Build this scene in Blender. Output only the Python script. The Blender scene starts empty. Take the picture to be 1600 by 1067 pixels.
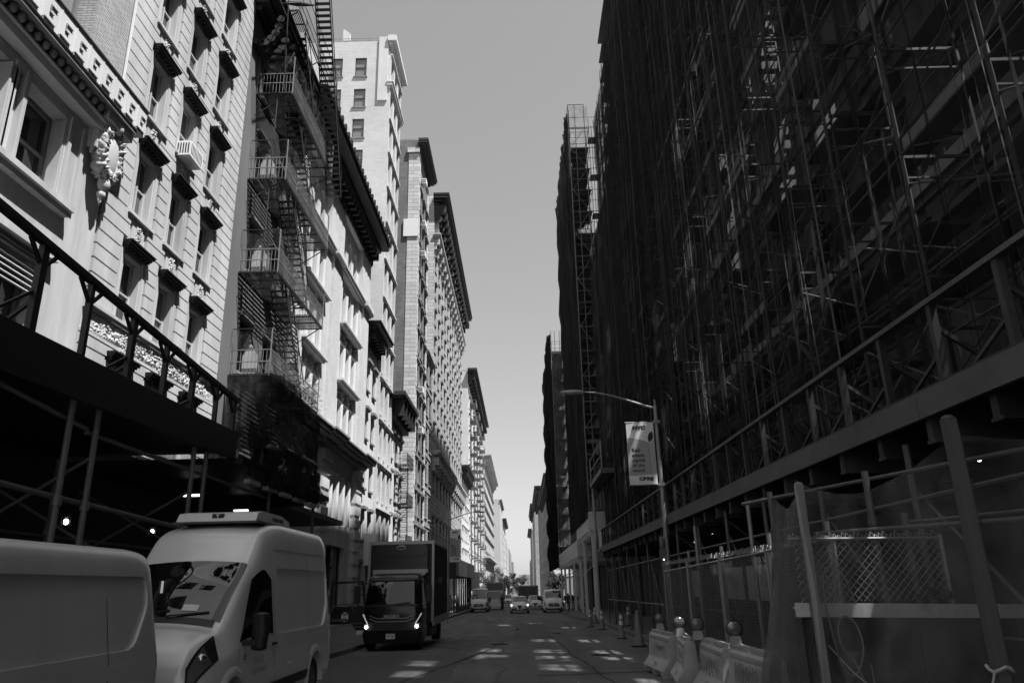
import bpy, bmesh, math, random
from math import sin, cos, pi, radians, sqrt
from mathutils import Vector, Matrix, noise
random.seed(7)
S = bpy.context.scene
COL = S.collection
# ------------------------------------------------------------------ camera
F_PX, CXP, CYP, WPX = 1161.0, 800.0, 533.0, 1600.0
CAM = Vector((0, 0, 1.8))
Yc = Vector((15, -381, -F_PX)).normalized()
Zc = Vector((-82, 3533, -F_PX)).normalized()
Zc = (Zc - Yc * Zc.dot(Yc)).normalized()
Xc = Yc.cross(Zc)
cam_d = bpy.data.cameras.new('camera'); cam = bpy.data.objects.new('camera', cam_d); COL.objects.link(cam)
cam.matrix_world = Matrix.Translation(CAM) @ Matrix((Xc, Yc, Zc)).to_4x4()
cam_d.sensor_width = 36; cam_d.lens = F_PX / WPX * 36; cam_d.clip_end = 6000; cam_d.clip_start = .05
S.camera = cam
# ------------------------------------------------------------------ light
SUN = Vector((.375, -.225, .90)).normalized()
w = bpy.data.worlds.new('World'); S.world = w; w.use_nodes = True
nt = w.node_tree; bg = nt.nodes['Background']
sky = nt.nodes.new('ShaderNodeTexSky'); sky.sky_type = 'NISHITA'; sky.sun_disc = False
sky.sun_elevation = math.asin(SUN.z); sky.sun_rotation = math.atan2(SUN.x, SUN.y)
bw = nt.nodes.new('ShaderNodeRGBToBW')
nt.links.new(sky.outputs[0], bw.inputs[0]); gm_ = nt.nodes.new('ShaderNodeGamma'); gm_.inputs[1].default_value = .65
nt.links.new(bw.outputs[0], gm_.inputs[0]); nt.links.new(gm_.outputs[0], bg.inputs[0]); bg.inputs[1].default_value = .131
sl = bpy.data.lights.new('sun', 'SUN'); sl.energy = 4.9; sl.angle = radians(.7); sl.color = (1, 1, 1)
so = bpy.data.objects.new('sun', sl); COL.objects.link(so); so.rotation_euler = SUN.to_track_quat('Z', 'Y').to_euler()
S.view_settings.view_transform = 'Standard'; S.view_settings.look = 'None'; S.view_settings.gamma = 1
S.view_settings.exposure = 1.08
S.cycles.transparent_max_bounces = 24; S.cycles.max_bounces = 6; S.cycles.diffuse_bounces = 3
# ------------------------------------------------------------------ materials
_m = {}
def mat(name, v, rough=.8, metal=0, nscale=0, namt=0, bump=0, spec=.5, kind='noise', alpha=None, emit=0, bs=None, streak=0, bvar=.14):
    if name in _m: return _m[name]
    m = bpy.data.materials.new(name); m.use_nodes = True; _m[name] = m
    t = m.node_tree; n = t.nodes; l = t.links; p = n['Principled BSDF']
    p.inputs['Base Color'].default_value = (v, v, v, 1); p.inputs['Roughness'].default_value = rough
    p.inputs['Metallic'].default_value = metal; p.inputs['Specular IOR Level'].default_value = spec
    if emit:
        p.inputs['Emission Color'].default_value = (1, 1, 1, 1); p.inputs['Emission Strength'].default_value = emit
    if nscale or bs:
        tc = n.new('ShaderNodeTexCoord'); src = tc.outputs['Object']; val = None
        if bs:                                               # brick: width, height, mortar value
            sp = n.new('ShaderNodeSeparateXYZ'); l.new(src, sp.inputs[0])
            ad = n.new('ShaderNodeMath'); ad.operation = 'ADD'; l.new(sp.outputs[0], ad.inputs[0]); l.new(sp.outputs[1], ad.inputs[1])
            cb = n.new('ShaderNodeCombineXYZ'); l.new(ad.outputs[0], cb.inputs[0]); l.new(sp.outputs[2], cb.inputs[1])
            br = n.new('ShaderNodeTexBrick'); l.new(cb.outputs[0], br.inputs['Vector'])
            br.inputs['Scale'].default_value = 1; br.inputs['Brick Width'].default_value = bs[0]; br.inputs['Row Height'].default_value = bs[1]
            br.inputs['Mortar Size'].default_value = bs[3]; br.inputs['Mortar Smooth'].default_value = .1
            br.inputs['Color1'].default_value = (v * (1+bvar),) * 3 + (1,); br.inputs['Color2'].default_value = (v * (1-bvar),) * 3 + (1,)
            br.inputs['Mortar'].default_value = (bs[2],) * 3 + (1,)
            l.new(br.outputs['Color'], p.inputs['Base Color'])
            b2 = n.new('ShaderNodeBump'); b2.invert = True; b2.inputs['Strength'].default_value = .5; b2.inputs['Distance'].default_value = .02
            l.new(br.outputs['Fac'], b2.inputs['Height']); l.new(b2.outputs[0], p.inputs['Normal'])
            val = br.outputs['Color']
        if nscale:
            mp = n.new('ShaderNodeMapping'); l.new(src, mp.inputs[0])
            if streak: mp.inputs['Scale'].default_value = (1, 1, streak)
            nz = n.new('ShaderNodeTexNoise'); nz.inputs['Scale'].default_value = nscale; nz.inputs['Detail'].default_value = 6; nz.inputs['Roughness'].default_value = .65
            l.new(mp.outputs[0], nz.inputs['Vector'])
            mr = n.new('ShaderNodeMapRange'); l.new(nz.outputs[0], mr.inputs[0])
            mr.inputs[1].default_value = .3; mr.inputs[2].default_value = .7; mr.inputs[3].default_value = 1 - namt; mr.inputs[4].default_value = 1 + namt
            mx = n.new('ShaderNodeMix'); mx.data_type = 'RGBA'; mx.blend_type = 'MULTIPLY'; mx.inputs[0].default_value = 1
            if val: l.new(val, mx.inputs[6])
            else: mx.inputs[6].default_value = (v, v, v, 1)
            l.new(mr.outputs[0], mx.inputs[7]); l.new(mx.outputs[2], p.inputs['Base Color'])
            if bump:
                b = n.new('ShaderNodeBump'); b.inputs['Strength'].default_value = bump; b.inputs['Distance'].default_value = .02
                l.new(nz.outputs[0], b.inputs['Height']); l.new(b.outputs[0], p.inputs['Normal'])
                if bs: l.new(b2.outputs[0], b.inputs['Normal'])
    if alpha is not None:
        tr = n.new('ShaderNodeBsdfTransparent'); ms = n.new('ShaderNodeMixShader'); ms.inputs[0].default_value = alpha
        l.new(tr.outputs[0], ms.inputs[1]); l.new(p.outputs[0], ms.inputs[2]); l.new(ms.outputs[0], n['Material Output'].inputs[0])
        if nscale:
            m2 = n.new('ShaderNodeMapRange'); l.new(nz.outputs[0], m2.inputs[0]); m2.inputs[1].default_value = .35; m2.inputs[2].default_value = .65
            m2.inputs[3].default_value = max(0, alpha - .16); m2.inputs[4].default_value = min(1, alpha + .16); l.new(m2.outputs[0], ms.inputs[0])
    return m
LIME = mat('limestone', .43, .8, nscale=.9, namt=.24, bump=.15, streak=.25)
LIME2 = mat('limestone_smooth', .43, .75, nscale=1.1, namt=.26, bump=.08, streak=.15)
WHITE_ST = mat('pale_stone', .54, .8, nscale=1.1, namt=.13, bump=.15, streak=.3)
CARVE = mat('carved_stone', .40, .8, nscale=6, namt=.3)
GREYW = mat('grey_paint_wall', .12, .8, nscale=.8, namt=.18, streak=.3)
BRICKP = mat('pale_brick', .36, .85, bs=(.30, .085, .16, .011), nscale=.8, namt=.1)
BRICKW = mat('white_brick', .52, .85, bvar=.05, bs=(.5, .17, .46, .012), nscale=.5, namt=.1)
BRICKD = mat('dark_brick', .13, .9, bs=(.5, .18, .19, .012), nscale=.7, namt=.25)
STONEG = mat('grey_stone', .26, .85, bs=(1.2, .55, .12, .02), nscale=.5, namt=.18)
STONEL = mat('light_block_stone', .50, .85, bs=(1.6, .5, .30, .04), nscale=.5, namt=.12)
TEXT8 = mat('rusticated_grey', .34, .85, bs=(1.5, .62, .10, .05), nscale=.5, namt=.15)
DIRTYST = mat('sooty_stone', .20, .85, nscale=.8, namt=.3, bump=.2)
DARKM = mat('dark_metal', .018, .6, nscale=5, namt=.3)
BLACKP = mat('black_paint', .012, .5)
IRON = mat('iron_paint', .018, .55, nscale=8, namt=.3)
IRONG = mat('grey_iron', .10, .5, nscale=8, namt=.25)
PIPED = mat('weathered_pipe', .10, .5, metal=.2, nscale=7, namt=.3)
GALV = mat('galvanised_pipe', .26, .45, metal=.3, nscale=7, namt=.2)
STEELD = mat('dull_steel', .10, .55, metal=.2, nscale=6, namt=.3)
WOODL = mat('raw_plank', .34, .8, nscale=3, namt=.25, streak=.3)
WOODD = mat('old_plank', .055, .85, nscale=3, namt=.35, streak=.3)
PLYD = mat('dark_plywood', .022, .7, nscale=1.5, namt=.4, streak=.4)
PAINTL = mat('pale_painted_wood', .36, .7, nscale=2, namt=.16, streak=.3)
PALEW = mat('pale_white_wood', .62, .7, nscale=2, namt=.16, streak=.3)
BEAM = mat('weathered_beam', .085, .7, nscale=1.2, namt=.3)
GLASS = mat('window_glass', .03, .04, nscale=.4, namt=.5, bump=.03, spec=.9)
GLASS2 = mat('window_glass_blind', .20, .12, nscale=.4, namt=.2, spec=.8)
FRAME = mat('window_frame_paint', .42, .6)
FRAMED = mat('dark_window_frame', .05, .5)
FRAMEB = mat('brown_window_frame', .16, .5, nscale=2, namt=.2)
ASPH = None
CURBM = mat('granite_kerb', .13, .8, nscale=6, namt=.25, bump=.2)
SIDEM = mat('sidewalk_concrete', .12, .85, bs=(1.5, 1.5, .05, .012), nscale=1.2, namt=.2)
VANP = mat('van_paint', .84, .2, metal=.1, nscale=.8, namt=.05, spec=.6)
VANP2 = mat('grimy_van_paint', .66, .3, metal=.25, nscale=.9, namt=.12, spec=.5, streak=.5)
CARP = mat('silver_car_paint', .55, .25, metal=.4)
WHITEP = mat('white_paint', .72, .35)
BLACKPL = mat('black_plastic', .012, .45)
RUBBER = mat('tyre_rubber', .012, .8)
RIM = mat('wheel_rim', .18, .35, metal=.7)
WSCREEN = mat('windscreen_glass', .006, .02, spec=1.0)
LENS = mat('headlight_lens', .25, .08, metal=.6)
CHROME = mat('chrome_trim', .55, .15, metal=1)
LAMPON = mat('lit_headlight', .9, .3, emit=7)
BULB = mat('lit_bulb', .9, .3, emit=2)
TUBE_L = mat('lit_tube_lamp', .9, .3, emit=1.4)
TRUCKP = mat('black_truck_paint', .012, .22, spec=.6)
BOXP = mat('dark_box_panel', .016, .55, nscale=2, namt=.2)
ALU = mat('aluminium_trim', .35, .35, metal=.6)
CONEM = mat('orange_cone_plastic', .20, .6, nscale=9, namt=.25)
REFL = mat('reflective_collar', .68, .5, nscale=9, namt=.1)
BARR = mat('white_barrier_plastic', .35, .5, nscale=2.2, namt=.22)
BARR2 = mat('stained_barrier_plastic', .22, .5, nscale=2.2, namt=.3)
AMBER = mat('amber_lamp_lens', .13, .15, spec=.8)
NETM = mat('dark_debris_netting', .022, .95, nscale=.7, namt=.5, alpha=.42, spec=.1, streak=.15)
NET2 = mat('dense_debris_netting', .022, .95, nscale=.6, namt=.5, alpha=.84, spec=.1, streak=.15)
NETF = mat('fine_screen_netting', .16, .9, nscale=1.3, namt=.35, alpha=.36, spec=.1)
NETT = mat('draped_dark_cloth', .022, .9, nscale=2, namt=.35, alpha=.93, spec=.1)
NETL = mat('thin_pale_netting', .07, .9, nscale=2, namt=.3, alpha=.16, spec=.1)
BANW = mat('banner_white', .78, .7); BANG = mat('banner_grey', .36, .7); INK = mat('black_ink', .012, .6); INKG = mat('grey_ink', .12, .6)
LEAFM = mat('street_tree_leaf', .035, .7); BARK = mat('bark', .04, .9)
SKIN = mat('skin', .3, .6); CLOTHD = mat('dark_clothing', .03, .9); CLOTHL = mat('pale_clothing', .35, .9); HAIRM = mat('dark_hair', .02, .8)
CHALK = mat('chalk_graffiti', .22, .9)
# ------------------------------------------------------------------ mesh builder
class MB:
    def __init__(s): s.v = []; s.f = []
    def quad(s, a, b, c, d):
        i = len(s.v); s.v += [tuple(a), tuple(b), tuple(c), tuple(d)]; s.f.append((i, i+1, i+2, i+3)); return s
    def poly(s, pts):
        i = len(s.v); s.v += [tuple(p) for p in pts]; s.f.append(tuple(range(i, i+len(pts)))); return s
    def hexa(s, p):
        i = len(s.v); s.v += [tuple(q) for q in p]
        for f in ((0,3,2,1),(4,5,6,7),(0,1,5,4),(1,2,6,5),(2,3,7,6),(3,0,4,7)): s.f.append(tuple(i+k for k in f))
        return s
    def box(s, x0, x1, y0, y1, z0, z1):
        return s.hexa([(x0,y0,z0),(x1,y0,z0),(x1,y1,z0),(x0,y1,z0),(x0,y0,z1),(x1,y0,z1),(x1,y1,z1),(x0,y1,z1)])
    def bar(s, p, q, w, h=None, up=(0,0,1)):
        h = h or w; p = Vector(p); q = Vector(q); d = (q-p).normalized(); u = Vector(up)
        if abs(d.dot(u)) > .98: u = Vector((0,1,0)) if abs(d.y) < .9 else Vector((1,0,0))
        a = d.cross(u).normalized()*(w/2); b = a.cross(d).normalized()*(h/2)
        return s.hexa([p-a-b, p+a-b, p+a+b, p-a+b, q-a-b, q+a-b, q+a+b, q-a+b])
    def tube(s, p, q, r, n=8, r2=None, cap=True):
        p = Vector(p); q = Vector(q); r2 = r if r2 is None else r2; d = (q-p).normalized(); u = Vector((0,0,1)) if abs(d.z) < .95 else Vector((1,0,0))
        a = d.cross(u).normalized(); b = a.cross(d); i = len(s.v)
        for c, rr in ((p, r), (q, r2)):
            for k in range(n):
                t = 2*pi*k/n; s.v.append(tuple(c + a*(rr*cos(t)) + b*(rr*sin(t))))
        for k in range(n): s.f.append((i+k, i+(k+1) % n, i+n+(k+1) % n, i+n+k))
        if cap: s.f.append(tuple(i+k for k in reversed(range(n)))); s.f.append(tuple(i+n+k for k in range(n)))
        return s
    def path(s, pts, r, n=6):
        for a, b in zip(pts[:-1], pts[1:]): s.tube(a, b, r, n)
        return s
    def ball(s, c, r, nu=10, nv=7, sc=(1,1,1)):
        i = len(s.v); c = Vector(c)
        for j in range(nv+1):
            ph = pi*j/nv
            for k in range(nu):
                t = 2*pi*k/nu; s.v.append((c.x+r*sc[0]*sin(ph)*cos(t), c.y+r*sc[1]*sin(ph)*sin(t), c.z+r*sc[2]*cos(ph)))
        for j in range(nv):
            for k in range(nu): s.f.append((i+j*nu+k, i+j*nu+(k+1) % nu, i+(j+1)*nu+(k+1) % nu, i+(j+1)*nu+k))
        return s
    def lathe(s, c, prof, n=16, axis='z'):
        i = len(s.v); c = Vector(c)
        for r, h in prof:
            for k in range(n):
                t = 2*pi*k/n
                p = {'z': (r*cos(t), r*sin(t), h), 'x': (h, r*cos(t), r*sin(t)), 'y': (r*cos(t), h, r*sin(t))}[axis]
                s.v.append(tuple(c+Vector(p)))
        for j in range(len(prof)-1):
            for k in range(n): s.f.append((i+j*n+k, i+j*n+(k+1) % n, i+(j+1)*n+(k+1) % n, i+(j+1)*n+k))
        return s
    def grid(s, fn, nu, nv):
        i = len(s.v)
        for a in range(nu+1):
            for b in range(nv+1): s.v.append(tuple(fn(a/nu, b/nv)))
        for a in range(nu):
            for b in range(nv): s.f.append((i+a*(nv+1)+b, i+(a+1)*(nv+1)+b, i+(a+1)*(nv+1)+b+1, i+a*(nv+1)+b+1))
        return s
    def prism(s, poly, fn, h0, h1):                           # poly in 2d, fn(a,b,h)->xyz
        n = len(poly); i = len(s.v)
        for h in (h0, h1): s.v += [tuple(fn(a, b, h)) for a, b in poly]
        s.f.append(tuple(i+k for k in reversed(range(n)))); s.f.append(tuple(i+n+k for k in range(n)))
        for k in range(n): s.f.append((i+k, i+(k+1) % n, i+n+(k+1) % n, i+n+k))
        return s
    def obj(s, name, m, parent=None, smooth=False, fix=True, angle=None):
        me = bpy.data.meshes.new(name); me.from_pydata(s.v, [], s.f); me.materials.append(m)
        if fix:
            bm = bmesh.new(); bm.from_mesh(me)
            if smooth: bmesh.ops.remove_doubles(bm, verts=bm.verts, dist=1e-4)
            bmesh.ops.recalc_face_normals(bm, faces=bm.faces); bm.to_mesh(me); bm.free()
        if smooth:
            me.polygons.foreach_set('use_smooth', [True]*len(me.polygons))
            if angle:
                bm = bmesh.new(); bm.from_mesh(me)
                for e in bm.edges:
                    if len(e.link_faces) != 2 or e.calc_face_angle(0) > radians(angle): e.smooth = False
                bm.to_mesh(me); bm.free()
        o = bpy.data.objects.new(name, me); COL.objects.link(o)
        if parent: adopt(o, parent)
        return o
def adopt(o, parent):
    o.parent = parent
    if parent.type == 'EMPTY' : o.matrix_parent_inverse = parent.matrix_basis.inverted()
    else: o.matrix_parent_inverse = (parent.matrix_parent_inverse @ parent.matrix_basis).inverted() if not parent.parent else (parent.parent.matrix_basis @ parent.matrix_parent_inverse @ parent.matrix_basis).inverted()
def thing(name, label, cat, loc=(0,0,0), group=None):
    o = bpy.data.objects.new(name, None); COL.objects.link(o); o.location = loc; o.empty_display_size = .2
    o['label'] = label; o['category'] = cat
    if group: o['group'] = group
    return o
def tag(o, label, cat, group=None):
    o['label'] = label; o['category'] = cat
    if group: o['group'] = group
    return o
def struct(o): o['kind'] = 'structure'; return o
_kids = {}
def kids(r): return [o for o in bpy.data.objects if o.parent is r]
def dup(root, loc=None, rotz=None, label=None, recurse=True):
    r = root.copy(); COL.objects.link(r)
    if loc is not None: r.location = loc
    if rotz is not None: r.rotation_euler = (0, 0, rotz)
    if label: r['label'] = label
    for ch in kids(root):
        c = ch.copy(); COL.objects.link(c); c.parent = r
        for g in kids(ch):
            d = g.copy(); COL.objects.link(d); d.parent = c
    return r
def gz(y): return -.28-(y-28)*.0171 if y < 28 else (-.01*y if y < 900 else -9)
def text(name, s, m, size, M4, parent=None, ext=.002, off=0, sx=1, align='CENTER'):
    cu = bpy.data.curves.new(name, 'FONT'); cu.body = s; cu.size = size; cu.extrude = ext; cu.offset = off; cu.align_x = align; cu.align_y = 'CENTER'
    to = bpy.data.objects.new('tmp', cu); COL.objects.link(to)
    me = bpy.data.meshes.new_from_object(to.evaluated_get(bpy.context.evaluated_depsgraph_get())); bpy.data.objects.remove(to)
    me.transform(M4 @ Matrix.Diagonal((sx, 1, 1, 1))); me.materials.clear(); me.materials.append(m)
    o = bpy.data.objects.new(name, me); COL.objects.link(o)
    if parent: adopt(o, parent)
    return o
# text facing the camera (normal -Y): local x->+X, local y->+Z
FACE_CAM = Matrix(((1,0,0,0),(0,0,-1,0),(0,1,0,0),(0,0,0,1)))
# ------------------------------------------------------------------ faces and walls
class Face:
    def __init__(s, O, U, N): s.O = Vector(O+(0,)) if len(O) == 2 else Vector(O); s.U = Vector(U+(0,)); s.N = Vector(N+(0,))
    def pt(s, u, n, z): return s.O + s.U*u + s.N*n + Vector((0,0,z))
    def box(s, mb, u0, u1, n0, n1, z0, z1):
        p = s.pt
        return mb.hexa([p(u0,n0,z0),p(u1,n0,z0),p(u1,n1,z0),p(u0,n1,z0),p(u0,n0,z1),p(u1,n0,z1),p(u1,n1,z1),p(u0,n1,z1)])
    def key(s): return (round(s.U.x), round(s.U.y), round(s.N.x), round(s.N.y))
def wall(mb, F, u0, u1, z0, z1, ops, d=.3):
    us = sorted({u0, u1} | {o[0] for o in ops} | {o[1] for o in ops}); zs = sorted({z0, z1} | {o[2] for o in ops} | {o[3] for o in ops})
    us = [u for u in us if u0 <= u <= u1]; zs = [z for z in zs if z0 <= z <= z1]
    for a, b in zip(us[:-1], us[1:]):
        run = None
        for c, e in zip(zs[:-1], zs[1:]):
            mu, mz = (a+b)/2, (c+e)/2
            hole = any(o[0] < mu < o[1] and o[2] < mz < o[3] for o in ops)
            if not hole: run = (run[0], e) if run else (c, e)
            if hole or e == zs[-1]:
                if run: mb.quad(F.pt(a,0,run[0]), F.pt(b,0,run[0]), F.pt(b,0,run[1]), F.pt(a,0,run[1])); run = None
    for o in ops:
        a, b, c, e = o
        mb.quad(F.pt(a,0,c), F.pt(a,-d,c), F.pt(a,-d,e), F.pt(a,0,e)); mb.quad(F.pt(b,0,c), F.pt(b,-d,c), F.pt(b,-d,e), F.pt(b,0,e))
        mb.quad(F.pt(a,0,c), F.pt(b,0,c), F.pt(b,-d,c), F.pt(a,-d,c)); mb.quad(F.pt(a,0,e), F.pt(b,0,e), F.pt(b,-d,e), F.pt(a,-d,e))
    return mb
_win = {}
def window(F, u0, u1, z0, z1, parent, d=.3, style='sash', fm=None, gm=None, name='window'):
    """a window unit: frame mesh with a pane (and glazing) child; mesh data shared"""
    fm = fm or FRAME; gm = gm or GLASS; w_, h_ = u1-u0, z1-z0
    k = (F.key(), round(w_, 3), round(h_, 3), style, fm.name, gm.name, d)
    c = F.pt((u0+u1)/2, -d, z0)
    if k not in _win:
        G = Face((0,0), tuple(F.U)[:2], tuple(F.N)[:2]); m = MB(); t = .07 if h_ < 3 else .1; hw = w_/2
        if style == 'sash':
            G.box(m, -hw, -hw+t, -.02, .10, 0, h_); G.box(m, hw-t, hw, -.02, .10, 0, h_); G.box(m, -hw+t, hw-t, -.02, .10, 0, t); G.box(m, -hw+t, hw-t, -.02, .10, h_-t, h_)
            G.box(m, -hw+t, hw-t, -.01, .09, h_*.5-.03, h_*.5+.03)
        elif style == 'pair':
            G.box(m, -hw, -hw+t, -.02, .10, 0, h_); G.box(m, hw-t, hw, -.02, .10, 0, h_); G.box(m, -hw+t, hw-t, -.02, .10, 0, t); G.box(m, -hw+t, hw-t, -.02, .10, h_-t, h_)
            G.box(m, -.04, .04, -.02, .11, t, h_-t)
            for a, b in ((-hw+t, -.04), (.04, hw-t)): G.box(m, a, b, -.01, .09, h_*.5-.025, h_*.5+.025)
        else:
            G.box(m, -hw, -hw+t, -.02, .08, 0, h_); G.box(m, hw-t, hw, -.02, .08, 0, h_); G.box(m, -hw+t, hw-t, -.02, .08, 0, t); G.box(m, -hw+t, hw-t, -.02, .08, h_-t, h_)
        g = MB(); G.box(g, -hw+t*.6, hw-t*.6, -.03, .02, t*.6, h_-t*.6)
        fo = m.obj(name, fm); po = g.obj('pane', gm); po.parent = fo; _win[k] = (fo, po); first = True
    else:
        a, b = _win[k]; fo = a.copy(); COL.objects.link(fo); po = b.copy(); COL.objects.link(po); po.parent = fo
    fo.location = c; fo.parent = parent; fo.matrix_parent_inverse = parent.matrix_basis.inverted()
    return fo
# windows of the scaffolded building left bare to let added sun shafts onto the road
BAY = 67.4/22
SUN_GAPS = [(-14+BAY*(k+.5), f) for k, f in ((6, 13.6), (7, 13.6), (8, 26.8), (9, 26.8), (10, 22.4), (11, 22.4), (9, 18.0), (10, 18.0), (11, 18.0), (13, 18.0), (8, 13.6), (10, 13.6), (11, 13.6), (13, 13.6), (17, 13.6), (18, 22.4), (19, 18.0))]
def in_shaft(xa, xb, ya, yb, z):
    for wy, f in SUN_GAPS:
        x = 9+(z-f-1.5)/2.4; y = wy-.6*(x-9)
        if x+.75 > xa and x-.75 < xb and y+.9 > ya and y-.9 < yb and x < 9.2: return True
    return False
def shell(mb, F, u0, u1, depth, z0, z1, near=True, top=True):
    """other faces of a building box behind face F"""
    p = F.pt
    if near: mb.quad(p(u0,0,z0), p(u0,-depth,z0), p(u0,-depth,z1), p(u0,0,z1))
    mb.quad(p(u1,0,z0), p(u1,-depth,z0), p(u1,-depth,z1), p(u1,0,z1))
    mb.quad(p(u0,-depth,z0), p(u1,-depth,z0), p(u1,-depth,z1), p(u0,-depth,z1))
    if top: mb.quad(p(u0,0,z1), p(u1,0,z1), p(u1,-depth,z1), p(u0,-depth,z1))
def cornice(mb, F, u0, u1, z, steps, brackets=None, bh=.6, bw=.22):
    """stacked mouldings: steps = [(h, projection)] from below; brackets = (spacing, projection)"""
    zz = z
    for h, pr in steps: F.box(mb, u0-pr*.5, u1+pr*.5, -.05, pr, zz, zz+h); zz += h
    if brackets:
        sp, pr = brackets; n = max(2, int((u1-u0)/sp)); 
        for i in range(n+1):
            u = u0 + .2 + (u1-u0-.4)*i/n
            F.box(mb, u-bw/2, u+bw/2, 0, pr, z-bh*.55, z-.003); F.box(mb, u-bw/2+.02, u+bw/2-.02, 0, pr*.5, z-bh, z-bh*.55)
def carved(mb, F, u0, u1, z0, z1, n0=.02, amp=.10, fr=6, res=.06, seed=0):
    nu = max(2, int((u1-u0)/res)); nz_ = max(2, int((z1-z0)/res))
    def fn(a, b):
        u = u0+(u1-u0)*a; z = z0+(z1-z0)*b; e = min(a, 1-a, b, 1-b)*6
        q = Vector((u*fr, z*fr, seed))
        h = abs(noise.noise(q))*1.7 + .5*abs(noise.noise(q*2.2)) 
        return F.pt(u, n0+amp*min(1, h)*min(1, e), z)
    mb.grid(fn, nu, nz_)
XL = -11.5; XR = 9.0
FL = lambda y0, x=XL: Face((x, y0), (0, 1), (1, 0))
FR_ = lambda y0, x=XR: Face((x, y0), (0, 1), (-1, 0))
FC = lambda x0, y: Face((x0, y), (1, 0), (0, -1))
def arch(mb, F, uc, w_, zs, n=8, d=.3, h=None):
    """fills the corners above a round arch head of an opening whose square top is at zs + w/2"""
    r = w_/2; zt = zs + r
    for sg in (-1, 1):
        pts = [(sg*r*cos(pi/2*k/n), r*sin(pi/2*k/n)) for k in range(n+1)]
        for (a, b), (c, e) in zip(pts[:-1], pts[1:]):
            mb.quad(F.pt(uc+a,0,zs+b), F.pt(uc+c,0,zs+e), F.pt(uc+c,0,zt), F.pt(uc+a,0,zt))
            mb.quad(F.pt(uc+a,0,zs+b), F.pt(uc+c,0,zs+e), F.pt(uc+c,-d,zs+e), F.pt(uc+a,-d,zs+b))
#@@GROUND
def asphalt():
    m = mat('asphalt', .105, .75, nscale=.35, namt=.22, bump=0); t = m.node_tree; n = t.nodes; l = t.links; p = n['Principled BSDF']
    tc = n.new('ShaderNodeTexCoord'); a = n.new('ShaderNodeTexNoise'); a.inputs['Scale'].default_value = 45; a.inputs['Detail'].default_value = 4; l.new(tc.outputs['Object'], a.inputs['Vector'])
    mp = n.new('ShaderNodeMapping'); mp.inputs['Scale'].default_value = (1.1, .10, 1); l.new(tc.outputs['Object'], mp.inputs[0])
    b = n.new('ShaderNodeTexNoise'); b.inputs['Scale'].default_value = 1.3; b.inputs['Detail'].default_value = 5; l.new(mp.outputs[0], b.inputs['Vector'])
    v = n.new('ShaderNodeTexVoronoi'); v.feature = 'DISTANCE_TO_EDGE'; v.inputs['Scale'].default_value = .22
    nd = n.new('ShaderNodeTexNoise'); nd.inputs['Scale'].default_value = 1.2; nd.inputs['Detail'].default_value = 5; l.new(tc.outputs['Object'], nd.inputs['Vector'])
    mxv = n.new('ShaderNodeMix'); mxv.data_type = 'VECTOR'; mxv.inputs[0].default_value = .35; l.new(tc.outputs['Object'], mxv.inputs[4]); l.new(nd.outputs['Color'], mxv.inputs[5]); l.new(mxv.outputs[1], v.inputs['Vector'])
    cr = n.new('ShaderNodeMapRange'); cr.inputs[1].default_value = .0; cr.inputs[2].default_value = .012; cr.inputs[3].default_value = .45; cr.inputs[4].default_value = 1; l.new(v.outputs['Distance'], cr.inputs[0])
    old = p.inputs['Base Color'].links[0].from_socket
    def mul(x, y, lo=None, hi=None):
        if lo is not None:
            r = n.new('ShaderNodeMapRange'); r.inputs[1].default_value = .3; r.inputs[2].default_value = .7; r.inputs[3].default_value = lo; r.inputs[4].default_value = hi; l.new(y, r.inputs[0]); y = r.outputs[0]
        k = n.new('ShaderNodeMix'); k.data_type = 'RGBA'; k.blend_type = 'MULTIPLY'; k.inputs[0].default_value = 1; l.new(x, k.inputs[6]); l.new(y, k.inputs[7]); return k.outputs[2]
    o = mul(old, a.outputs[0], .7, 1.3); o = mul(o, b.outputs[0], .72, 1.28); o = mul(o, cr.outputs[0]); l.new(o, p.inputs['Base Color'])
    bp = n.new('ShaderNodeBump'); bp.inputs['Strength'].default_value = .35; bp.inputs['Distance'].default_value = .01; l.new(a.outputs[0], bp.inputs['Height']); l.new(bp.outputs[0], p.inputs['Normal'])
    return m
ASPH = asphalt()
def strip(x0, x1, y0, y1, dz, thick=None, n=40):
    m = MB()
    if thick is None: m.grid(lambda a, b: (x0+(x1-x0)*b, y0+(y1-y0)*a, gz(y0+(y1-y0)*a)+dz), n, 1)
    elif y0 < 28 < y1:
        for p_, q_ in ((y0, 28), (28, y1)): m.hexa([(x0,p_,gz(p_)+dz-thick),(x1,p_,gz(p_)+dz-thick),(x1,q_,gz(q_)+dz-thick),(x0,q_,gz(q_)+dz-thick),(x0,p_,gz(p_)+dz),(x1,p_,gz(p_)+dz),(x1,q_,gz(q_)+dz),(x0,q_,gz(q_)+dz)])
    else: m.hexa([(x0,y0,gz(y0)+dz-thick),(x1,y0,gz(y0)+dz-thick),(x1,y1,gz(y1)+dz-thick),(x0,y1,gz(y1)+dz-thick),(x0,y0,gz(y0)+dz),(x1,y0,gz(y0)+dz),(x1,y1,gz(y1)+dz),(x0,y1,gz(y1)+dz)])
    return m
g = MB(); ys = [-400, 28, 300, 600, 900, 5000]
for a, b in zip(ys[:-1], ys[1:]): g.quad((-2500,a,gz(a)-.06), (2500,a,gz(a)-.03), (2500,b,gz(b)-.06), (-2500,b,gz(b)-.06))
struct(g.obj('ground', mat('ground_soil', .05, .9, nscale=.2, namt=.2)))
struct(strip(-6, 4.6, -60, 900, 0, n=120).obj('road', ASPH, fix=True))
struct(strip(-40, -6.15, -60, 900, .15, .3).obj('sidewalk', SIDEM)); struct(strip(-6.15, -6, -60, 900, .152, .3).obj('kerb', CURBM))
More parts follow.
